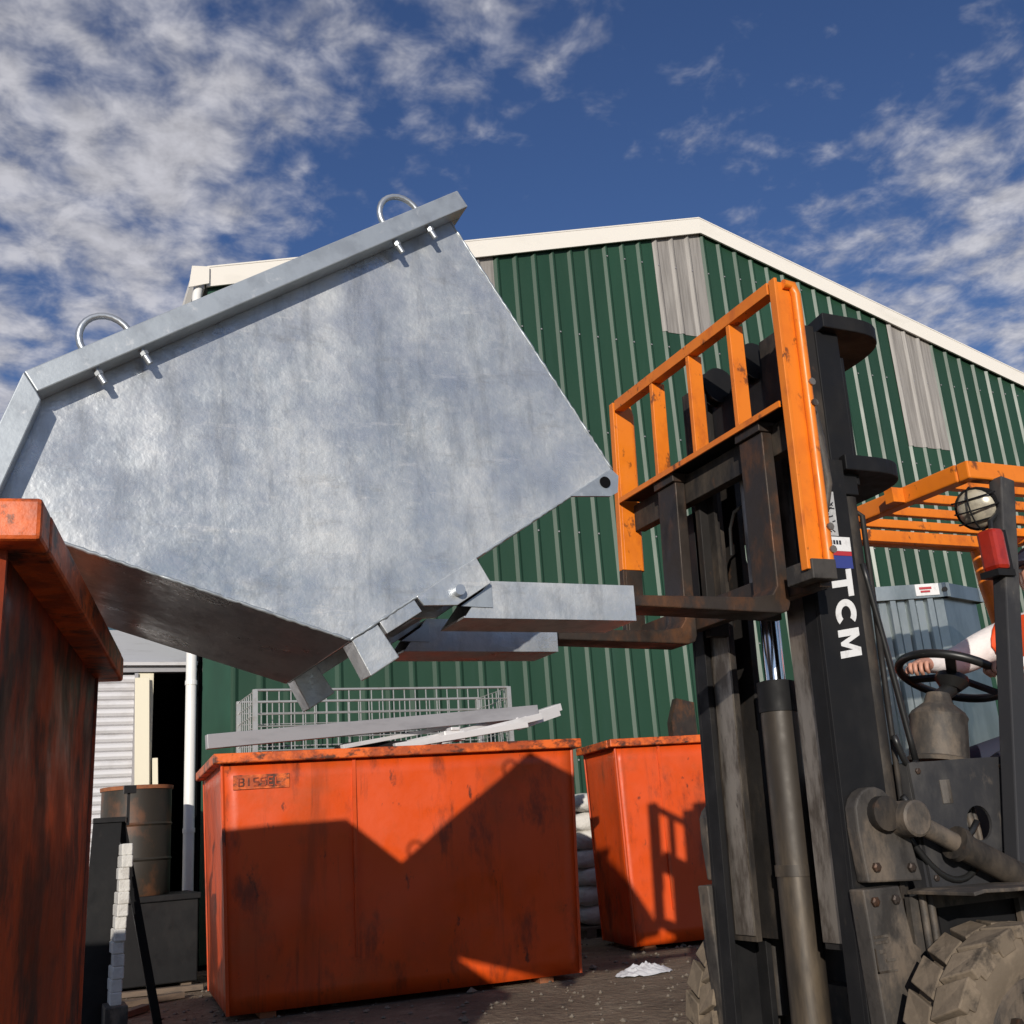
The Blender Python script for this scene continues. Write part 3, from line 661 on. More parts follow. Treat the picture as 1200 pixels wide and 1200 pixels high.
# rim: box section along the open edge
RW, RO, RU = .066, .022, .034
def rim_rail(p, q, ya, yb, ext0=0, ext1=0, name='rim_rail'):
    P, Q = Vector((p[0], 0, p[1])), Vector((q[0], 0, q[1])); d = (Q-P).normalized(); n = Vector((-d.z, 0, d.x))
    if n.z < 0 and abs(d.x) > abs(d.z)*.3: n = -n
    P = P - d*ext0; Q = Q + d*ext1; vs = []
    for y in (ya, yb):
        for c, s_ in ((P, -RU), (Q, -RU), (Q, RO), (P, RO)): vs.append(c + n*s_ + Vector((0, y, 0)))
    b = MB(); b.add(vs, [(0,1,2,3),(7,6,5,4),(0,4,5,1),(1,5,6,2),(2,6,7,3),(3,7,4,0)]); return b.build(name, 'galv_rim', hp, bevel=.003)
MAT['galv_rim'] = pmat('galvanised_rim', (.46, .50, .53), .42, .62, [((.34, .37, .40), (14, 14, 14), .42, .66, 6, .7), ((.74, .74, .73), (30, 30, 30), .58, .72, 5, .5)], bump=(45, .12, .004))
u = Vector((A_[0]-B_[0], A_[1]-B_[1])).normalized(); nn = Vector((-u.y, u.x))
for ya, yb in ((Y0-RW, Y0-.003), (Y1+.003, Y1+RW)):
    rim_rail(B_, A_, ya, yb, .018, .036)
    # lip part of the rim, mitred under the corner
    b = MB(); v = Vector((C_[0]-B_[0], C_[1]-B_[1])).normalized(); n2 = Vector((v.y, -v.x))
    if n2.x > 0: n2 = -n2
    Bo = Vector(B_)
    q0 = Bo - n2*.028 + v*.050; q1 = Vector(C_) - n2*.028 + v*.03; q2 = Vector(C_) + n2*.030 + v*.03; q3 = Bo - u*.019 + nn*RO; q4 = Bo - u*.019 - nn*RU
    b.prism([tuple(q0), tuple(q1), tuple(q2), tuple(q3), tuple(q4)], ya+.001, yb-.001); b.build('lip_rail', 'galv_rim', hp, bevel=.003)
b = MB()      # rear cross rail of the rim
Ae = Vector(A_) + u*.035
b.prism([tuple(Vector(A_)+u*.006-nn*RU), tuple(Ae-nn*RU), tuple(Ae+nn*(RO-.001)), tuple(Vector(A_)+u*.006+nn*(RO-.001))], Y0-.002, Y1+.002); b.build('rim_cross_rail', 'galv_rim', hp)
# half-loop lifting rings with the rod ends below the rim
def ring(s, y, span=.118):
    c = Vector(B_) + u*s + nn*RO; pts = []
    for k in range(13):
        a = pi*k/12; p = c + u*(-cos(a)*span/2) + nn*(sin(a)*span*.54); pts.append((p.x, y, p.y))
    p0 = c - u*span/2; p1 = c + u*span/2
    pts = [(p0.x-nn.x*.095, y, p0.y-nn.y*.095)] + pts + [(p1.x-nn.x*.095, y, p1.y-nn.y*.095)]
    b = MB(); b.tube(pts, .0085, 8); rg = b.build('lifting_ring', 'galv_bright', hp, smooth=50)
    for p in (p0, p1):
        e = p - nn*.062; b = MB(); b.lathe((e.x, y, e.y), (-nn.x, 0, -nn.y), [(0, .011), (.010, .011)], 6); b.build('nut', 'galv_bright', rg)
for y in (Y0-.045, Y1+.045): ring(.185, y); ring(1.075, y)
# foot beam, spacer and hinge lugs on the base
for ya, yb in ((Y0+.001, Y0+.085), (Y1-.085, Y1-.001)):
    b = MB(); b.prism([(.723, 1.474), (.790, 1.517), (.845, 1.433), (.769, 1.386)], ya, yb); b.build('foot', 'galv', hp, bevel=.003)
for ya, yb in ((Y0-.002, Y0+.06), (Y1-.06, Y1+.002)):
    b = MB(); b.prism([(.795, 1.520), (.888, 1.580), (.908, 1.549), (.814, 1.491)], ya, yb); b.build('spacer_block', 'galv', hp, bevel=.002)
for y in (Y0-.008, Y0+.15, Y1-.16, Y1-.002):
    b = MB(); b.prism([(.893, 1.586), (1.063, 1.695), (1.101, 1.628), (1.003, 1.566), (.912, 1.563)], y, y+.010); b.build('hinge_lug', 'galv', hp, bevel=.0015)
b = MB(); b.tube([(1.005, Y0-.03, 1.602), (1.005, Y1+.03, 1.602)], .014, 12); b.build('hinge_pin', 'galv_bright', hp, smooth=50)
for y in (Y0-.003,):
    b = MB(); b.prism([(1.36, 1.884), (1.50, 1.974), (1.522, 1.955), (1.514, 1.905), (1.49, 1.892)], y-.005, y+.005); pl = b.build('latch_plate', 'galv_rim', hp)
    b = MB(); b.lathe((1.475, y-.006, 1.932), (0, 1, 0), [(-.002, .017), (.014, .017)], 16); b.build('latch_hole', 'dark', pl)
def bead(p, q, y):
    P, Q = Vector((p[0], y, p[1])), Vector((q[0], y, q[1])); n = int((Q-P).length/.012); pts = [P.lerp(Q, i/n) + Vector((random.uniform(-1, 1), random.uniform(-1, 1), random.uniform(-1, 1)))*.0012 for i in range(n+1)]
    b = MB(); b.tube(pts, [.0042+random.uniform(-.0012, .0012) for _ in pts], 6); b.build('weld_bead', 'galv_rim', hp, smooth=True)
for p, q in ((C_, D_), (D_, E_), (E_, A_)): bead(p, q, Y0-.001)
# fork pockets (box sections open at both ends)
def pocket(ya, yb):
    x0, x1, z0, z1, t = 1.03, 1.545, 1.538, 1.638, .006
    b = MB()
    b.prism([(x0, z0), (x1, z0), (x1+.002, z1), (x0+.075, z1)], ya, ya+t)
    b.prism([(x0, z0), (x1, z0), (x1+.002, z1), (x0+.075, z1)], yb-t, yb)
    b.box((x0+.001, ya+t+.0005, z0+.0005), (x1, yb-t-.0005, z0+t)); b.box((x0+.076, ya+t+.0005, z1-t), (x1, yb-t-.0005, z1-.0005)); b.build('fork_pocket', 'galv', hp)
    b = MB(); b.prism([(x0-.01, z0+.03), (x0+.08, z0+.09), (x0+.08, z0+.028)], ya-.004, ya-.001); b.build('pocket_ear', 'galv_rim', hp)
pocket(Y0+.015, Y0+.195); pocket(Y1-.195, Y1-.015)

# ------------------------------------------------------------------ the forklift
fl = thing('forklift', 'black and orange forklift with raised mast carrying the tipped hopper', 'forklift', (2.49, 2.915, 0))
YN, YF = 2.56, 3.27           # outer faces of the mast uprights
def T(b): return b.xf(tilt)
def channel(yo, sgn, x0, x1, z0, z1, dpt, tw, tf):
    b = MB(); yi = yo + sgn*dpt
    b.box((x0, yo, z0), (x1, yo+sgn*tw, z1))
    b.box((x0, yo+sgn*tw, z0), (x0+tf, yi, z1)); b.box((x1-tf, yo+sgn*tw, z0), (x1, yi, z1))
    return T(b)
for yo, sg in ((YN, 1), (YF, -1)):
    channel(yo, sg, 2.205, 2.375, .16, 2.10, .075, .016, .024).build('outer_upright', 'black', fl, bevel=.002)
    channel(yo+sg*.022, sg, 2.236, 2.345, .60, 2.60, .165, .014, .022).build('inner_upright', 'black_dusty', fl, bevel=.002)
    # worn bright running edge of the inner upright
    b = MB(); b.box((2.228, yo+sg*.082, .62), (2.2355, yo+sg*.185, 2.2)); T(b).build('wear_strip', 'worn_steel', fl)
    b = MB(); b.tube([tilt((2.412, yo+sg*.045, .35)), tilt((2.412, yo+sg*.045, 1.98))], .032, 12); b.build('lift_cylinder', 'black_dusty', fl, smooth=50)
    b = MB(); b.box((2.350, yo+sg*.024, 1.99), (2.452, yo+sg*.075, 2.584)); b.box((2.453, yo+sg*.03, 2.03), (2.470, yo+sg*.05, 2.50)); T(b).build('upper_mast_channel', 'black', fl, bevel=.004)
    b = MB(); b.tube([tilt((2.458, yo+sg*.03, .95)), tilt((2.458, yo+sg*.03, 1.92)), tilt((2.43, yo+sg*.05, 1.95))], .009, 8); b.build('hydraulic_pipe', 'black_dusty', fl, smooth=50)
def dplate(z, th, xf_, reach, hole=True):
    yc = (YN+YF)/2; hw = (YF-YN)/2 + .012; n = 26; outer = []; inner = []
    for k in range(n+1):
        a = -pi/2 + pi*k/n; ex = .42
        cx = abs(cos(a))**ex; sy = math.copysign(abs(sin(a))**.62, sin(a))
        outer.append((xf_ + reach*cx, yc + hw*sy)); inner.append((xf_ + .02 + (reach-.13)*cx*.98, yc + (hw-.12)*sy))
    b = MB(); m = n+1
    vs = [(x, y, zz) for zz in (z, z+th) for pts in (outer, inner) for x, y in pts]; fs = []
    for k in range(n):
        o0, i0, o1, i1 = k, m+k, 2*m+k, 3*m+k
        fs += [(o0, o0+1, i0+1, i0), (o1, i1, i1+1, o1+1), (o0, o1, o1+1, o0+1), (i0, i0+1, i1+1, i1)]
    fs += [(0, m, 3*m, 2*m), (n, 2*m+n, 3*m+n, m+n)]
    b.add(vs, fs); return T(b)
dplate(2.585, .055, 2.36, .35).build('mast_tie', 'black', fl, bevel=.004)
dplate(2.065, .055, 2.378, .335).build('mast_tie', 'black', fl, bevel=.004)
b = MB(); b.box((2.25, YN+.19, 2.30), (2.33, YF-.19, 2.50)); T(b).build('inner_crosshead', 'black', fl, bevel=.006)
b = MB(); b.box((2.382, YN+.001, .62), (2.40, YF-.001, .78)); T(b).build('mast_crossmember', 'black_dusty', fl)
b = MB(); b.box((2.21, YN+.02, .17), (2.39, YF-.02, .27)); T(b).build('mast_foot', 'grey_dusty', fl)
for y in (YN+.245, YF-.245):
    b = MB(); b.lathe(tilt((2.24, y-.025, 2.545)), (0, 1, 0), [(0, .07), (.008, .07), (.014, .058), (.036, .058), (.042, .07), (.05, .07)], 20); b.build('chain_wheel', 'black', fl, smooth=35)
    b = MB(); b.box((2.165, y-.018, 1.72), (2.178, y+.018, 2.55)); T(b).build('lift_chain', 'black_dusty', fl)
# central free-lift ram
yc = 2.93
b = MB(); b.lathe(tilt((2.30, yc, .20)), (TILT, 0, 1), [(0, .062), (1.12, .062)], 24); b.build('centre_cylinder', 'cyl_brown', fl, smooth=35)
b = MB(); b.lathe(tilt((2.30, yc, 1.32)), (TILT, 0, 1), [(0, .066), (.10, .066), (.105, .05)], 24); b.build('cylinder_head', 'black', fl, smooth=35)
b = MB(); b.lathe(tilt((2.30, yc, 1.42)), (TILT, 0, 1), [(0, .034), (.95, .034)], 20); b.build('chrome_rod', 'chrome', fl, smooth=40)
b = MB(); b.lathe(tilt((2.30, yc, .80)), (TILT, 0, 1), [(0, .066), (.035, .066)], 24); b.box((2.36, yc-.02, .80), (2.40, yc+.02, .83)); b.build('cylinder_clamp', 'cyl_brown', fl, smooth=35)
# carriage, forks and load backrest
CYN, CYF = 2.385, 3.44
def cbox(a, b_, name, m, bev=.003):
    q = MB(); q.box(a, b_); T(q); return q.build(name, m, fl, bevel=bev)
cbox((2.085, CYN+.02, 2.085), (2.130, CYF-.02, 2.19), 'carriage_bar', 'black_dusty')
cbox((2.085, CYN+.02, 1.625), (2.130, CYF-.02, 1.715), 'carriage_bar', 'rust_steel')
for y in (YN+.195, YF-.225):
    cbox((2.131, y, 1.60), (2.215, y+.03, 2.24), 'carriage_side_plate', 'black_dusty')
cbox((2.131, 2.73, 1.68), (2.15, 2.80, 2.10), 'carriage_stay', 'worn_steel')
for ya, yb in ((2.545, 2.665), (3.055, 3.175)):
    b = MB(); z0 = 1.575
    prof = [(2.084, 2.165), (2.084, z0+.03), (2.075, z0+.008), (2.05, z0), (1.05, z0+.012), (1.02, z0+.02), (1.05, z0+.028), (1.95, z0+.048), (2.02, z0+.058), (2.04, z0+.085), (2.042, 2.165)]
    b.prism(prof, ya, yb); b.xf(lambda v: (v.x + TILT*(v.z-.9), v.y, v.z + (.012 if v.x < 1.9 else 0)))
    b.build('fork', 'rust_steel', fl, bevel=.004)
    cbox((2.03, ya-.005, 2.166), (2.135, yb+.005, 2.20), 'fork_hook', 'rust_steel')
# load backrest
BX0, BX1 = 2.02, 2.085
for y, w_ in ((CYN, 1), (CYF, -1)):
    b = MB(); zb_ = 1.67 if w_ > 0 else 1.93; b.box((BX0, y-.012*w_, zb_), (BX0+.012, y+.018*w_, 2.625)); b.box((BX0+.0125, y+.008*w_, zb_), (BX1+.02, y+.017*w_, 2.625)); T(b)
    b.build('backrest_post', 'lift_orange', fl, bevel=.002)
    b = MB(); b.tube([tilt((BX1+.024, y-.002*w_, 1.70 if w_ > 0 else 1.93)), tilt((BX1+.024, y-.002*w_, 2.58)), tilt((BX1+.014, y-.000*w_, 2.612)), tilt((BX1-.02, y+.002*w_, 2.615))], .016, 10); b.build('backrest_tube', 'lift_orange', fl, smooth=50)
b = MB(); b.box((BX0, CYF+.012, 1.64), (BX0+.012, CYF-.018, 1.929)); b.box((BX0+.0125, CYF-.008, 1.64), (BX1+.02, CYF-.017, 1.929)); T(b).build('backrest_foot', 'rust_steel', fl, bevel=.002)
b = MB(); b.box((BX0+.001, CYN+.0285, 2.585), (BX0+.045, CYF-.0285, 2.627)); T(b).build('top_rail', 'lift_orange', fl, bevel=.002)
b = MB(); b.box((BX0-.004, CYN+.0285, 2.195), (BX0+.003, CYF-.0285, 2.215)); T(b).build('rail_edge', 'lift_orange', fl)
b = MB(); b.box((BX0+.004, CYN+.0285, 2.205), (BX1+.04, CYF-.0285, 2.213)); b.box((BX1+.033, CYN+.0285, 2.214), (BX1+.04, CYF-.0285, 2.25)); T(b).build('lower_rail', 'black', fl)
for y in (2.64, 2.89, 3.14):
    b = MB(); b.box((BX0+.004, y-.010, 2.2135), (BX0+.060, y+.010, 2.586)); T(b).build('backrest_bar', 'lift_orange', fl, bevel=.002)
cbox((2.03, CYN-.02, 1.64), (2.12, CYN+.10, 1.70), 'carriage_end_block', 'grey_dusty')
for z in (1.73, 1.80, 2.20, 2.27):
    b = MB(); p = tilt((BX1+.03, CYN-.018, z)); b.lathe(p, (0, 1, 0), [(-.006, .012), (.014, .012)], 8); b.build('bolt', 'worn_steel', fl)
b = MB(); b.tube([tilt((2.14, CYN+.04, 2.30)), tilt((2.16, CYN+.03, 2.10)), tilt((2.165, CYN+.02, 1.95)), tilt((2.14, CYN+.02, 1.86))], [.016, .017, .012, .010], 8); b.build('hose', 'grey_dusty', fl, smooth=60)
b = MB(); b.tube([tilt((2.16, 2.80, 2.02)), tilt((2.15, 2.87, 2.00)), tilt((2.15, 2.90, 1.95)), tilt((2.16, 2.92, 1.86))], .006, 6); b.build('hose', 'rubber_dark', fl, smooth=60)
# decals and lettering on the near upright
def flat(x0, x1, z0, z1, y, m, name, parent=fl):
    b = MB(); b.box((x0, y-.0012, z0), (x1, y, z1)); T(b); return b.build(name, m, parent)
yd = YN-.0005
flat(2.262, 2.318, 1.835, 1.985, yd, 'decal_grey', 'warning_decal'); dcl = flat(2.262, 2.362, 1.785, 1.832, yd, 'decal_white', 'dealer_decal')
flat(2.262, 2.362, 1.770, 1.7845, yd, 'decal_red', 'dealer_decal'); flat(2.262, 2.362, 1.728, 1.769, yd, 'decal_blue', 'dealer_decal')
b = MB()
random.seed(3)
for i in range(16):
    x = random.uniform(2.270, 2.305); z = 1.85 + .125*(i/16); b.bar((x, yd-.0016, z), (min(x+random.uniform(.006, .02), 2.314), yd-.0016, z+random.uniform(-.012, .014)), .004, .0008, (0, 1, 0))
for i in range(5): b.box((2.268+i*.012, yd-.002, 1.806), (2.276+i*.012, yd-.0013, 1.820))
stuff(T(b).build('decal_print', 'decal_black', dcl))
LH, LWD, STK = .084, .088, .022
def letter(name, strokes_, z_top):
    b = MB()
    for poly in strokes_:
        pts = [tilt((2.266 + v_*LH + .10*(u_-.5)*0, YN-.0008, z_top - u_*LWD + (v_-.5)*.012)) for u_, v_ in poly]
        n = len(pts); vs = [p + Vector((0, 0, 0)) for p in pts] + [p + Vector((0, -.0014, 0)) for p in pts]
        b.add(vs, [tuple(range(n)), tuple(range(2*n-1, n-1, -1))] + [(i, i+n, (i+1) % n+n, (i+1) % n) for i in range(n)])
    return b.build(name, 'decal_white', fl)
k_ = STK/LH; kw = STK/LWD
letter('letter', [[(0, 1), (1, 1), (1, 1-k_), (.5+kw/2, 1-k_), (.5+kw/2, 0), (.5-kw/2, 0), (.5-kw/2, 1-k_), (0, 1-k_)]], 1.722)
co_, ci_ = [], []
for j in range(21):
    a_ = radians(48 + 264*j/20); co_.append((.52+.52*cos(a_), .5+.5*sin(a_))); ci_.append((.52+(.52-kw)*cos(a_), .5+(.5-k_)*sin(a_)))
letter('letter', [[co_[j], co_[j+1], ci_[j+1], ci_[j]] for j in range(20)], 1.627)
letter('letter', [[(0, 0), (0, 1), (kw*1.15, 1), (.5, .42), (1-kw*1.15, 1), (1, 1), (1, 0), (1-kw, 0), (1-kw, .62), (.5+.06, .08), (.5-.06, .08), (kw, .62), (kw, 0)]], 1.532)

# tilt brackets, lower mast plates, tilt cylinders
for yo, sg in ((YN, -1), (YF, 1)):
    b = MB(); b.prism([(2.215, .79), (2.207, .93)] + [(2.285+.078*cos(a_), .975+.078*sin(a_)) for a_ in [pi-.3-k_*.36 for k_ in range(8)]] + [(2.40, .90), (2.42, .78)], yo+sg*.002, yo+sg*.05); b.build('tilt_bracket', 'grey_dusty', fl, bevel=.006)
    b = MB(); b.lathe((2.375, yo+sg*.0, .955), (0, sg, 0), [(0, .052), (.115, .052), (.12, .045)], 20); b.build('pivot_boss', 'grey_dusty', fl, smooth=35)
    b = MB(); b.lathe((2.30, yo+sg*.05, .975), (0, sg, 0), [(0, .050), (.03, .050), (.034, .03)], 18); b.build('pivot_cap', 'black_dusty', fl, smooth=35)
    b = MB(); b.prism([(2.19, .22), (2.18, .775), (2.315, .775), (2.335, .62), (2.36, .60), (2.36, .22)], yo+sg*.002, yo+sg*.062); pb = b.build('axle_bracket', 'grey_dusty', fl, bevel=.005)
    yt = yo+sg*.075
    b = MB(); b.tube([(2.39, yt, .95), (2.56, yt, .868)], .028, 12); b.build('tilt_rod', 'grey_dusty', fl, smooth=50)
    b = MB(); b.lathe((2.54, yt, .878), (.9, 0, -.43), [(0, .05), (.02, .052), (.03, .04), (.40, .04)], 18); b.build('tilt_cylinder', 'black_dusty', fl, smooth=35)
    for x in (2.40, 2.43):
        b = MB(); b.tube([(x, yo+sg*.05, .52), (x+.005, yo+sg*.05, .76)], .011, 8); b.build('grease_pipe', 'grey_dusty', fl, smooth=50)
    # raised casting mark on the bracket
    if sg < 0:
        y = yo-.062; b = MB()
        for (x0, z0, x1, z1) in ((2.20, .535, 2.27, .54), (2.20, .535, 2.204, .60), (2.205, .625, 2.255, .632), (2.205, .61, 2.255, .617), (2.235, .562, 2.27, .569), (2.217, .585, 2.24, .595)):
            b.box((x0-.012, y-.003, z0+.02), (x1-.012, y+.001, z1+.02))
        b.build('casting_mark', 'worn_steel', pb)
for (x, z) in ((2.215, .74), (2.29, .74), (2.215, .36), (2.32, .40), (2.25, .83), (2.38, .82)):
    b = MB(); b.lathe((x, YN-.061 if z < .78 else YN-.05, z), (0, -1, 0), [(-.004, .014), (.010, .014), (.013, .008)], 6); b.build('bolt', 'rust_steel', fl)
for k, (p, q, sag) in enumerate((((2.43, 2.545, 1.02), (2.70, 2.535, .93), .10), ((2.42, 2.55, .92), (2.66, 2.53, .80), .08), ((2.44, 2.55, 1.20), (2.52, 2.56, 1.119), .05), ((2.45, 2.57, 1.75), (2.56, 2.60, 1.12), -.02))):
    P, Q = Vector(p), Vector(q); pts = [P.lerp(Q, i/10) - Vector((0, .02, 1))*sag*4*(i/10)*(1-i/10) for i in range(11)]
    b = MB(); b.tube(pts, .010, 8); b.build('hose', 'rubber_dark', fl, smooth=True)
for (x, z) in ((2.50, 1.09), (2.85, 1.09), (2.50, .78), (2.78, .78)):
    b = MB(); b.lathe((x, 2.541, z), (0, -1, 0), [(-.004, .010), (.006, .010), (.008, .006)], 6); b.build('bolt', 'rust_steel', fl)
b = MB(); b.box((2.58, 2.537, .99), (2.62, 2.5395, 1.06)); b.build('data_plate', 'worn_steel', fl)
# wheels
def wheel(cx, cy, r, wd, name='wheel'):
    root = MB(); c = Vector((cx, cy, r))
    b = MB(); hw = wd/2
    b.lathe((cx, cy, r), (0, 1, 0), [(-hw*.82, r*.60), (-hw*.95, r*.70), (-hw, r*.82), (-hw*.93, r*.90), (-hw*.80, r*.925), (hw*.80, r*.925), (hw*.93, r*.90), (hw, r*.82), (hw*.95, r*.70), (hw*.82, r*.60)], 48, False)
    ty = b.build('tyre', 'rubber', fl, smooth=40)
    b = MB(); n = 20
    for i in range(n):
        for side in (-1, 1):
            a = 2*pi*(i + (.5 if side > 0 else 0))/n; da = 2*pi/n*.445
            vs = []
            for rr, k in ((r*.90, 1.0), (r*1.0, .93)):
                for y_, tw_ in ((side*hw*(.99 if rr > r*.95 else 1.0), 0), (side*hw*.02, .12)):
                    for s_ in (-1, 1):
                        an = a + s_*da*k + tw_*side*.0 + tw_
                        vs.append((cx + rr*cos(an), cy + y_, r + rr*sin(an)))
            b.add(vs, [(0,1,3,2),(4,6,7,5),(0,4,5,1),(2,3,7,6),(0,2,6,4),(1,5,7,3)])
            # shoulder block running down the sidewall
            vs = []
            for rr, y_ in ((r*.98, side*hw*.99), (r*.84, side*hw*1.035), (r*.84, side*hw*.9), (r*.98, side*hw*.85)):
                for s_ in (-1, 1): vs.append((cx + rr*cos(a+s_*da*.7), cy + y_, r + rr*sin(a+s_*da*.7)))
            b.add(vs, [(0,1,3,2),(2,3,5,4),(4,5,7,6),(6,7,1,0),(0,2,4,6),(1,7,5,3)])
    b.build('tread', 'rubber', ty, bevel=.004)
    b = MB(); b.lathe((cx, cy, r), (0, 1, 0), [(-hw*.78, r*.615), (-hw*.90, r*.60), (-hw*.85, r*.52), (-hw*.35, r*.46), (-hw*.30, r*.20), (-hw*.62, r*.16), (-hw*.66, 0.001)], 40, False)
    b.lathe((cx, cy, r), (0, 1, 0), [(hw*.78, r*.615), (hw*.90, r*.60), (hw*.85, r*.52), (hw*.35, r*.46), (hw*.30, r*.20), (hw*.62, r*.16), (hw*.66, 0.001)], 40, False)
    b.lathe((cx, cy, r), (0, 1, 0), [(-hw*.78, r*.61), (hw*.78, r*.61)], 40, False)
    rm = b.build('rim', 'grey_dusty', fl, smooth=35)
    b = MB()
    for i in range(6):
        a = 2*pi*i/6
        for s_ in (-1, 1): b.lathe((cx+r*.30*cos(a), cy+s_*hw*.33, r+r*.30*sin(a)), (0, s_, 0), [(0, .014), (.022, .014)], 6)
    b.build('wheel_nut', 'rust_steel', rm)
wheel(2.49, 2.325, .335, .19); wheel(2.50, 3.395, .335, .17)
wheel(4.10, 2.48, .27, .16); wheel(4.10, 3.35, .27, .16)
b = MB(); b.box((2.41, 2.43, .22), (2.58, 3.40, .46)); b.build('front_axle', 'grey_dusty', fl)
# body
def fender(y0, y1, yin):
    b = MB(); pr = [(2.36, .752), (2.40, .757), (2.50, .752), (2.95, .740)]
    vs = []; fs = []
    for y in (y0, y1): vs += [(x, y, z) for x, z in pr]
    fs = [(i, i+1, i+5, i+4) for i in range(3)]; b.add(vs, fs); b.build('fender', 'grey_dusty', fl, solid=.010, bevel=.002)
    b = MB(); b.prism([(2.36, .40), (2.37, .738), (2.90, .730), (2.90, .40), (2.80, .40), (2.80, .70), (2.45, .70), (2.43, .40)], yin-.01, yin+.01); b.build('fender_skirt', 'grey_dusty', fl)
fender(2.27, 2.52, 2.535); fender(3.31, 3.49, 3.295)
MAT['body'] = pmat('charcoal_body_paint', (.030, .030, .033), .5, 0, [((.085, .08, .075), (5, 5, 3), .45, .7, 6, .7), ((.17, .14, .11), (12, 12, 6), .62, .74, 7, .5)], rvar=(8, .4, .7), bump=(50, .12, .004), spec=.3)
def cowl(y):
    # side panel with an oval cut-out
    n = 20; hx, hz, rx, rz = 2.715, .925, .052, .052
    outer = [(2.47, 1.115), (2.60, 1.118), (2.715, 1.12), (2.88, 1.12), (2.84, .93), (2.80, .745), (2.66, .745), (2.48, .745), (2.475, .93)]
    bm = bmesh.new()
    ov = [bm.verts.new((x, 0, z)) for x, z in outer]; iv = [bm.verts.new((hx + rx*cos(2*pi*k/n), 0, hz + rz*sin(2*pi*k/n))) for k in range(n)]
    ed = [bm.edges.new((ov[i], ov[(i+1) % len(ov)])) for i in range(len(ov))] + [bm.edges.new((iv[i], iv[(i+1) % n])) for i in range(n)]
    bmesh.ops.triangle_fill(bm, use_beauty=True, edges=ed)
    bm.verts.ensure_lookup_table()
    b = MB(); b.add([(v.co.x, y, v.co.z) for v in bm.verts], [tuple(v.index for v in f.verts) for f in bm.faces]); bm.verts.index_update(); bm.free()
    return b.build('cowl_side', 'body', fl, solid=.01)
cowl(2.545); cowl(3.285)
for y in (2.556, 3.268):
    b = MB(); b.box((2.50, y, .505), (3.295, y+.006, .742)); b.build('wheel_arch_shade_plate', 'black', fl)  # black plate added for the shaded void under the fender
b = MB(); b.box((2.50, 2.68, .743), (2.92, 2.69, 1.095)); b.build('cowl_shade_plate', 'black', fl)  # black plate added for the darkness seen through the cowl hole
b = MB(); b.box((2.47, 2.552, .46), (2.49, 3.278, 1.115)); b.build('dash_bulkhead', 'body', fl)
b = MB(); b.box((2.49, 2.552, 1.10), (2.80, 3.278, 1.118)); b.build('dash_top', 'body', fl)
b = MB(); b.box((2.50, 2.56, .42), (3.30, 3.27, .50)); b.build('floor_plate', 'black_dusty', fl)
b = MB()
for i in range(5): b.tube([(2.68+.025*i, 2.60+.01*(i % 2), .50), (2.67+.025*i, 2.60, .9), (2.70+.02*i, 2.62, .98)], .008+.003*(i % 2), 6)
b.build('hose', 'grey_dusty', fl, smooth=60)
b = MB(); b.prism([(3.30, .42), (3.30, .98), (3.45, 1.02), (4.15, 1.02), (4.35, .95), (4.35, .42)], 2.52, 3.31); b.build('engine_hood', 'lift_orange', fl, bevel=.03)
b = MB(); b.prism([(4.36, .30), (4.36, 1.0), (4.62, .98), (4.72, .8), (4.70, .30)], 2.42, 3.41); b.build('counterweight', 'body', fl, bevel=.04)
b = MB(); b.box((2.6, 2.50, .30), (4.30, 2.535, .415)); b.box((2.6, 3.295, .30), (4.30, 3.33, .415)); b.build('side_sill', 'black_dusty', fl)
# seat
b = MB(); b.box((3.40, 2.68, 1.021), (3.86, 3.14, 1.10)); st = b.build('seat', 'rubber_dark', fl, bevel=.03)
b = MB(); b.bar((3.90, 2.91, 1.08), (4.0, 2.91, 1.52), .44, .09, (1, 0, 0)); b.build('seat_back', 'rubber_dark', st, bevel=.03)
# steering column and wheel
b = MB(); b.lathe((2.92, 2.86, 1.119), (.22, 0, 1), [(0, .11), (.012, .115), (.02, .100), (.15, .096), (.165, .10), (.18, .092), (.215, .05), (.25, .04)], 24); b.build('steering_column', 'grey_dusty', fl, smooth=35)
swc = Vector((3.06, 2.86, 1.425)); swa = Vector((.42, 0, .91)).normalized()
b = MB(); e = Vector((0, 1, 0)); f_ = swa.cross(e)
b.tube([swc + (e*cos(2*pi*k/40) + f_*sin(2*pi*k/40))*.185 for k in range(41)], .0155, 10, False); sw = b.build('steering_wheel', 'rubber_dark', fl, smooth=True)
b = MB(); b.lathe(swc - swa*.05, swa, [(0, .035), (.03, .06), (.05, .055)], 18)
for a in (.2, 2.3, 4.4): b.bar(swc, swc + (e*cos(a) + f_*sin(a))*.18, .035, .012, swa)
b.tube([swc - swa*.05, (2.975, 2.86, 1.35)], .028, 12); b.build('steering_hub', 'rubber_dark', sw, smooth=35)
b = MB(); b.lathe(swc + e*.12 - f_*.10 + swa*.012, swa, [(0, .012), (.02, .012), (.03, .024), (.055, .024), (.062, .014)], 12); b.build('spinner_knob', 'rubber_dark', sw, smooth=35)
for i, y in enumerate((3.08, 3.14, 3.20)):
    b = MB(); b.tube([(2.86, y, 1.119), (2.84, y, 1.34)], .009, 8); lv = b.build('lever', 'black', fl, smooth=50)
    b = MB(); b.tube([(2.842, y, 1.32), (2.838, y, 1.40)], [.014, .019], 10); b.build('lever_knob', 'maroon', lv, smooth=50)
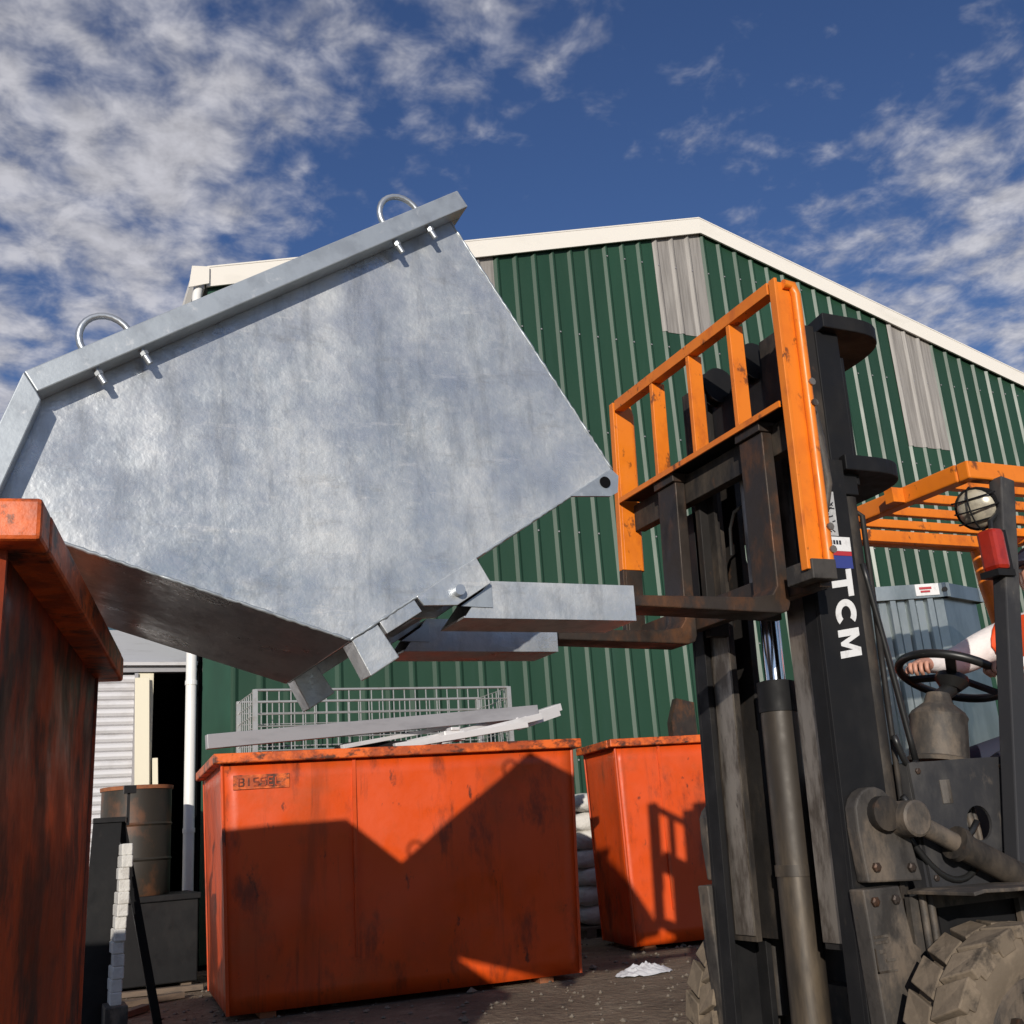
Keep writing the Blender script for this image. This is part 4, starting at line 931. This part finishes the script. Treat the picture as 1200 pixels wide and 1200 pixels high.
# overhead guard
GX0, GX1, GY0, GY1, GZ = 2.93, 4.02, 2.50, 3.36, 2.055
b = MB(); b.box((GX0, GY0, GZ), (GX1, GY0+.05, GZ+.065)); b.build('guard_side_beam', 'lift_orange', fl, bevel=.006)
b = MB(); b.box((GX0, GY1-.05, GZ), (GX1, GY1, GZ+.065)); b.build('guard_side_beam', 'lift_orange', fl, bevel=.006)
b = MB(); b.box((GX0-.004, GY0+.051, GZ+.001), (GX0+.05, GY1-.051, GZ+.066)); b.build('guard_front_beam', 'lift_orange', fl, bevel=.006)
b = MB(); b.box((GX1-.05, GY0+.051, GZ+.001), (GX1+.004, GY1-.051, GZ+.066)); b.build('guard_rear_beam', 'lift_orange', fl, bevel=.006)
for i in range(4):
    y = GY0+.17+i*.16
    b = MB(); b.box((GX0+.051, y, GZ+.022), (GX1-.051, y+.028, GZ+.058)); b.build('guard_slat', 'lift_orange', fl, bevel=.003)
b = MB(); b.box((GX0-.06, GY0+.30, GZ+.005), (GX0-.005, GY0+.34, GZ+.06)); b.build('guard_bracket', 'lift_orange', fl)
def leg(p, q, m, name='guard_leg'):
    b = MB(); b.bar(p, q, .055, .065, (1, 0, 0)); return b.build(name, m, fl, bevel=.005)
leg((2.785, GY0-.005, .74), (3.075, GY0-.005, 2.054), 'body'); leg((2.755, GY1-.03, .74), (3.01, GY1-.03, 2.054), 'body')
for y in (GY0+.03, GY1-.03):
    b = MB(); b.tube([(3.86, y, 2.06), (3.87, y, 1.90), (3.93, y, 1.60), (4.02, y, 1.25), (4.06, y, 1.0)], .034, 12); b.build('rear_leg', 'lift_orange', fl, smooth=50)
b = MB(); b.box((3.898, GY1-.069, 1.60), (3.94, GY1-.062, 1.66)); b.build('leg_label', 'decal_white', fl)
# caged work lamp and red marker lamp on the near front leg
lc = Vector((3.03, 2.565, 1.975)); ld = Vector((-.92, -.22, -.32)).normalized()
b = MB(); b.lathe(lc, ld, [(-.055, .035), (-.02, .068), (.03, .078), (.036, .078)], 20); wl = b.build('work_lamp', 'black', fl, smooth=35)
b = MB(); b.lathe(lc, ld, [(.030, .073), (.052, .060), (.064, .030), (.067, .001)], 20, False); b.build('lamp_glass', 'lamp_glass', wl, smooth=True)
b = MB()
s1 = ld.cross(Vector((0, 0, 1))).normalized(); s2 = s1.cross(ld)
for k in (-1, 0, 1): b.tube([lc+ld*(.03+.05*cos(a_)*(1 if k == 0 else .72))+s1*.080*sin(a_)+s2*k*.040 for a_ in [-pi/2+pi*j_/12 for j_ in range(13)]], .0032, 6)
b.tube([lc+ld*(.03+.052*cos(a_))+s2*.080*sin(a_) for a_ in [-pi/2+pi*j_/12 for j_ in range(13)]], .0032, 6)
b.build('lamp_guard', 'black', wl)
b = MB(); b.tube([lc - ld*.03, (3.0, GY0+.02, 2.02)], .012, 8); b.build('lamp_bracket', 'black', wl)
b = MB(); b.box((2.925, 2.45, 1.72), (2.985, 2.525, 1.865)); rl = b.build('marker_lamp', 'red_lens', fl, bevel=.016)
b = MB(); b.box((2.92, 2.455, 1.70), (3.0, 2.53, 1.722)); b.box((2.985, 2.46, 1.722), (3.0, 2.52, 1.86)); b.build('lamp_base', 'black', rl)
b = MB(); b.tube([(2.97, 2.49, 1.86), (2.985, 2.50, 1.90), (3.025, 2.50, 1.93)], .010, 8); b.build('lamp_cable', 'rubber_dark', rl)

# ------------------------------------------------------------------ the driver
def person():
    root = thing('person', 'driver in white shirt and orange vest holding the forklift steering wheel', 'person', (3.66, 2.90, 1.10))
    V = []; Ed = []; Rr = []
    def v(p, r, par=None):
        V.append(Vector(p)); Rr.append(r if isinstance(r, tuple) else (r, r)); i = len(V)-1
        if par is not None: Ed.append((par, i))
        return i
    pel = v((3.74, 2.90, 1.20), (.15, .13)); wa = v((3.72, 2.90, 1.36), (.145, .115), pel); ch = v((3.67, 2.90, 1.54), (.165, .125), wa)
    nb = v((3.655, 2.90, 1.655), (.085, .075), ch); ne = v((3.67, 2.90, 1.72), (.055, .055), nb)
    h1 = v((3.68, 2.90, 1.785), (.078, .085), ne); h2 = v((3.68, 2.90, 1.86), (.082, .09), h1); h3 = v((3.685, 2.90, 1.925), (.05, .055), h2)
    hands = []
    for sg, el, wr, hd in ((-1, (3.40, 2.56, 1.37), (3.165, 2.655, 1.435), (3.09, 2.675, 1.438)), (1, (3.38, 3.12, 1.52), (3.135, 3.05, 1.50), (3.07, 3.01, 1.495))):
        sh = v((3.59, 2.90+sg*.185, 1.61), (.085, .085), ch); e = v(el, (.062, .062), sh)
        w0 = v(wr, (.031, .031), e); hands.append((sg, w0, Vector(wr), Vector(hd)))
    for sg in (-1, 1):
        hip = v((3.62, 2.90+sg*.10, 1.18), (.098, .09), pel); kn = v((3.06, 2.90+sg*.14, 1.08), (.065, .065), hip)
        an = v((2.99, 2.90+sg*.13, .62), (.042, .042), kn); he = v((3.0, 2.90+sg*.13, .555), (.045, .04), an); toe = v((2.82, 2.90+sg*.14, .54), (.038, .032), he)
    for sg, w0, wr, hd in hands:
        d = (hd-wr).normalized(); side = d.cross(Vector((0, 0, 1))).normalized(); nrm = side.cross(d)
        pm = v(wr + d*.045, (.036, .022), w0)
        for k, (off, ln) in enumerate(((-.030, .070), (-.010, .080), (.011, .076), (.030, .060))):
            a = v(wr + d*.085 + side*off, .0095, pm); c = v(wr + d*(.085+ln*.40) + side*off + nrm*.002, .009, a)
            e2 = v(wr + d*(.085+ln*.52) + side*off - nrm*ln*.34, .008, c); v(wr + d*(.085+ln*.22) + side*off - nrm*ln*.55, .0075, e2)
        th = v(wr + d*.040 - side*sg*-.036, .012, pm); t2 = v(wr + d*.068 + side*sg*.052 - nrm*.012, .010, th); v(wr + d*.092 + side*sg*.050 - nrm*.032, .0085, t2)
    me = bpy.data.meshes.new('body'); me.from_pydata([tuple(p) for p in V], Ed, []); o = bpy.data.objects.new('body', me); COL.objects.link(o)
    md = o.modifiers.new('skin', 'SKIN'); md.use_smooth_shade = True
    sv = me.skin_vertices[0].data
    for i, r in enumerate(Rr): sv[i].radius = r
    sv[0].use_root = True
    o.modifiers.new('sub', 'SUBSURF').levels = 2; o.modifiers['sub'].render_levels = 2
    bpy.context.view_layer.update()
    dg = bpy.context.evaluated_depsgraph_get(); m2 = bpy.data.meshes.new_from_object(o.evaluated_get(dg)); bpy.data.objects.remove(o)
    m2.materials.clear()
    for k in ('shirt', 'skin', 'trousers', 'rubber_dark'): m2.materials.append(MAT[k])
    wl_ = [(wr, (hd-wr).normalized()) for _, _, wr, hd in hands]
    for p in m2.polygons:
        c = p.center; i = 0
        if c.z > 1.70: i = 1
        elif c.z < 1.25 and c.x < 3.90 and not (c.z > 1.2 and c.x > 3.55 and abs(c.y-2.9) > .2): i = 2 if c.z > .60 else 3
        for wr, d in wl_:
            if (c-wr).length < .19 and (c-wr).dot(d) > .005: i = 1
        p.material_index = i; p.use_smooth = True
    for vv in m2.vertices:
        if vv.co.z > 1.79 and vv.co.x < 3.62:          # nose, brow and eye hollows
            yy = abs(vv.co.y-2.90)
            if 1.80 < vv.co.z < 1.85 and yy < .015: vv.co.x -= .018
            if 1.845 < vv.co.z < 1.868 and .018 < yy < .045: vv.co.x += .008
    m2.transform(Matrix.Translation(-root.location)); m2.name = 'body'
    ob = bpy.data.objects.new('body', m2); COL.objects.link(ob); ob.parent = root
    # vest: the torso surface, slightly larger
    bm = bmesh.new(); bm.from_mesh(m2); bm.normal_update()
    for co_, no_ in (((0, 0, 1.25), (0, 0, -1)), ((0, 0, 1.665), (0, 0, 1)), ((0, 2.765, 0), (0, -1, 0)), ((0, 3.035, 0), (0, 1, 0)), ((3.45, 0, 0), (-1, 0, 0))):
        bmesh.ops.bisect_plane(bm, geom=bm.verts[:]+bm.edges[:]+bm.faces[:], plane_co=Vector(co_)-root.location, plane_no=Vector(no_), clear_outer=True)
    bm.normal_update()
    for vv in bm.verts: vv.co += vv.normal*.012
    m3 = bpy.data.meshes.new('vest'); bm.to_mesh(m3); bm.free(); m3.materials.clear(); m3.materials.append(MAT['vest'])
    m3.polygons.foreach_set('material_index', [0]*len(m3.polygons))
    vo = bpy.data.objects.new('vest', m3); COL.objects.link(vo); vo.parent = root; md = vo.modifiers.new('s', 'SOLIDIFY'); md.thickness = .006
    b = MB(); b.grid(lambda uu, vv: Vector((3.69, 2.90, 1.875)) + Vector((cos(2*pi*uu)*.100*cos(vv*pi/2), sin(2*pi*uu)*.093*cos(vv*pi/2), .088*sin(vv*pi/2))), 24, 8)
    b.build('cap', 'trousers', root, smooth=True)
    b = MB(); b.prism_z([(3.62, 2.83), (3.53, 2.85), (3.515, 2.90), (3.53, 2.95), (3.62, 2.97)], 1.874, 1.882); b.build('cap_peak', 'trousers', root)
    for sg in (-1, 1):
        b = MB(); b.lathe((3.69, 2.90+sg*.080, 1.825), (0, sg, 0), [(0, .024), (.012, .028), (.016, .016)], 12); b.xf(lambda p: (p.x, p.y, 1.825+(p.z-1.825)*1.4)); b.build('ear', 'skin', root, smooth=True)
        b = MB(); b.lathe((3.612, 2.90+sg*.031, 1.855), (-1, 0, 0), [(-.008, .010), (.002, .009), (.005, .001)], 10); b.build('eye', 'decal_white', root, smooth=True)
person()
sc.render.resolution_x = 1024; sc.render.resolution_y = 1024
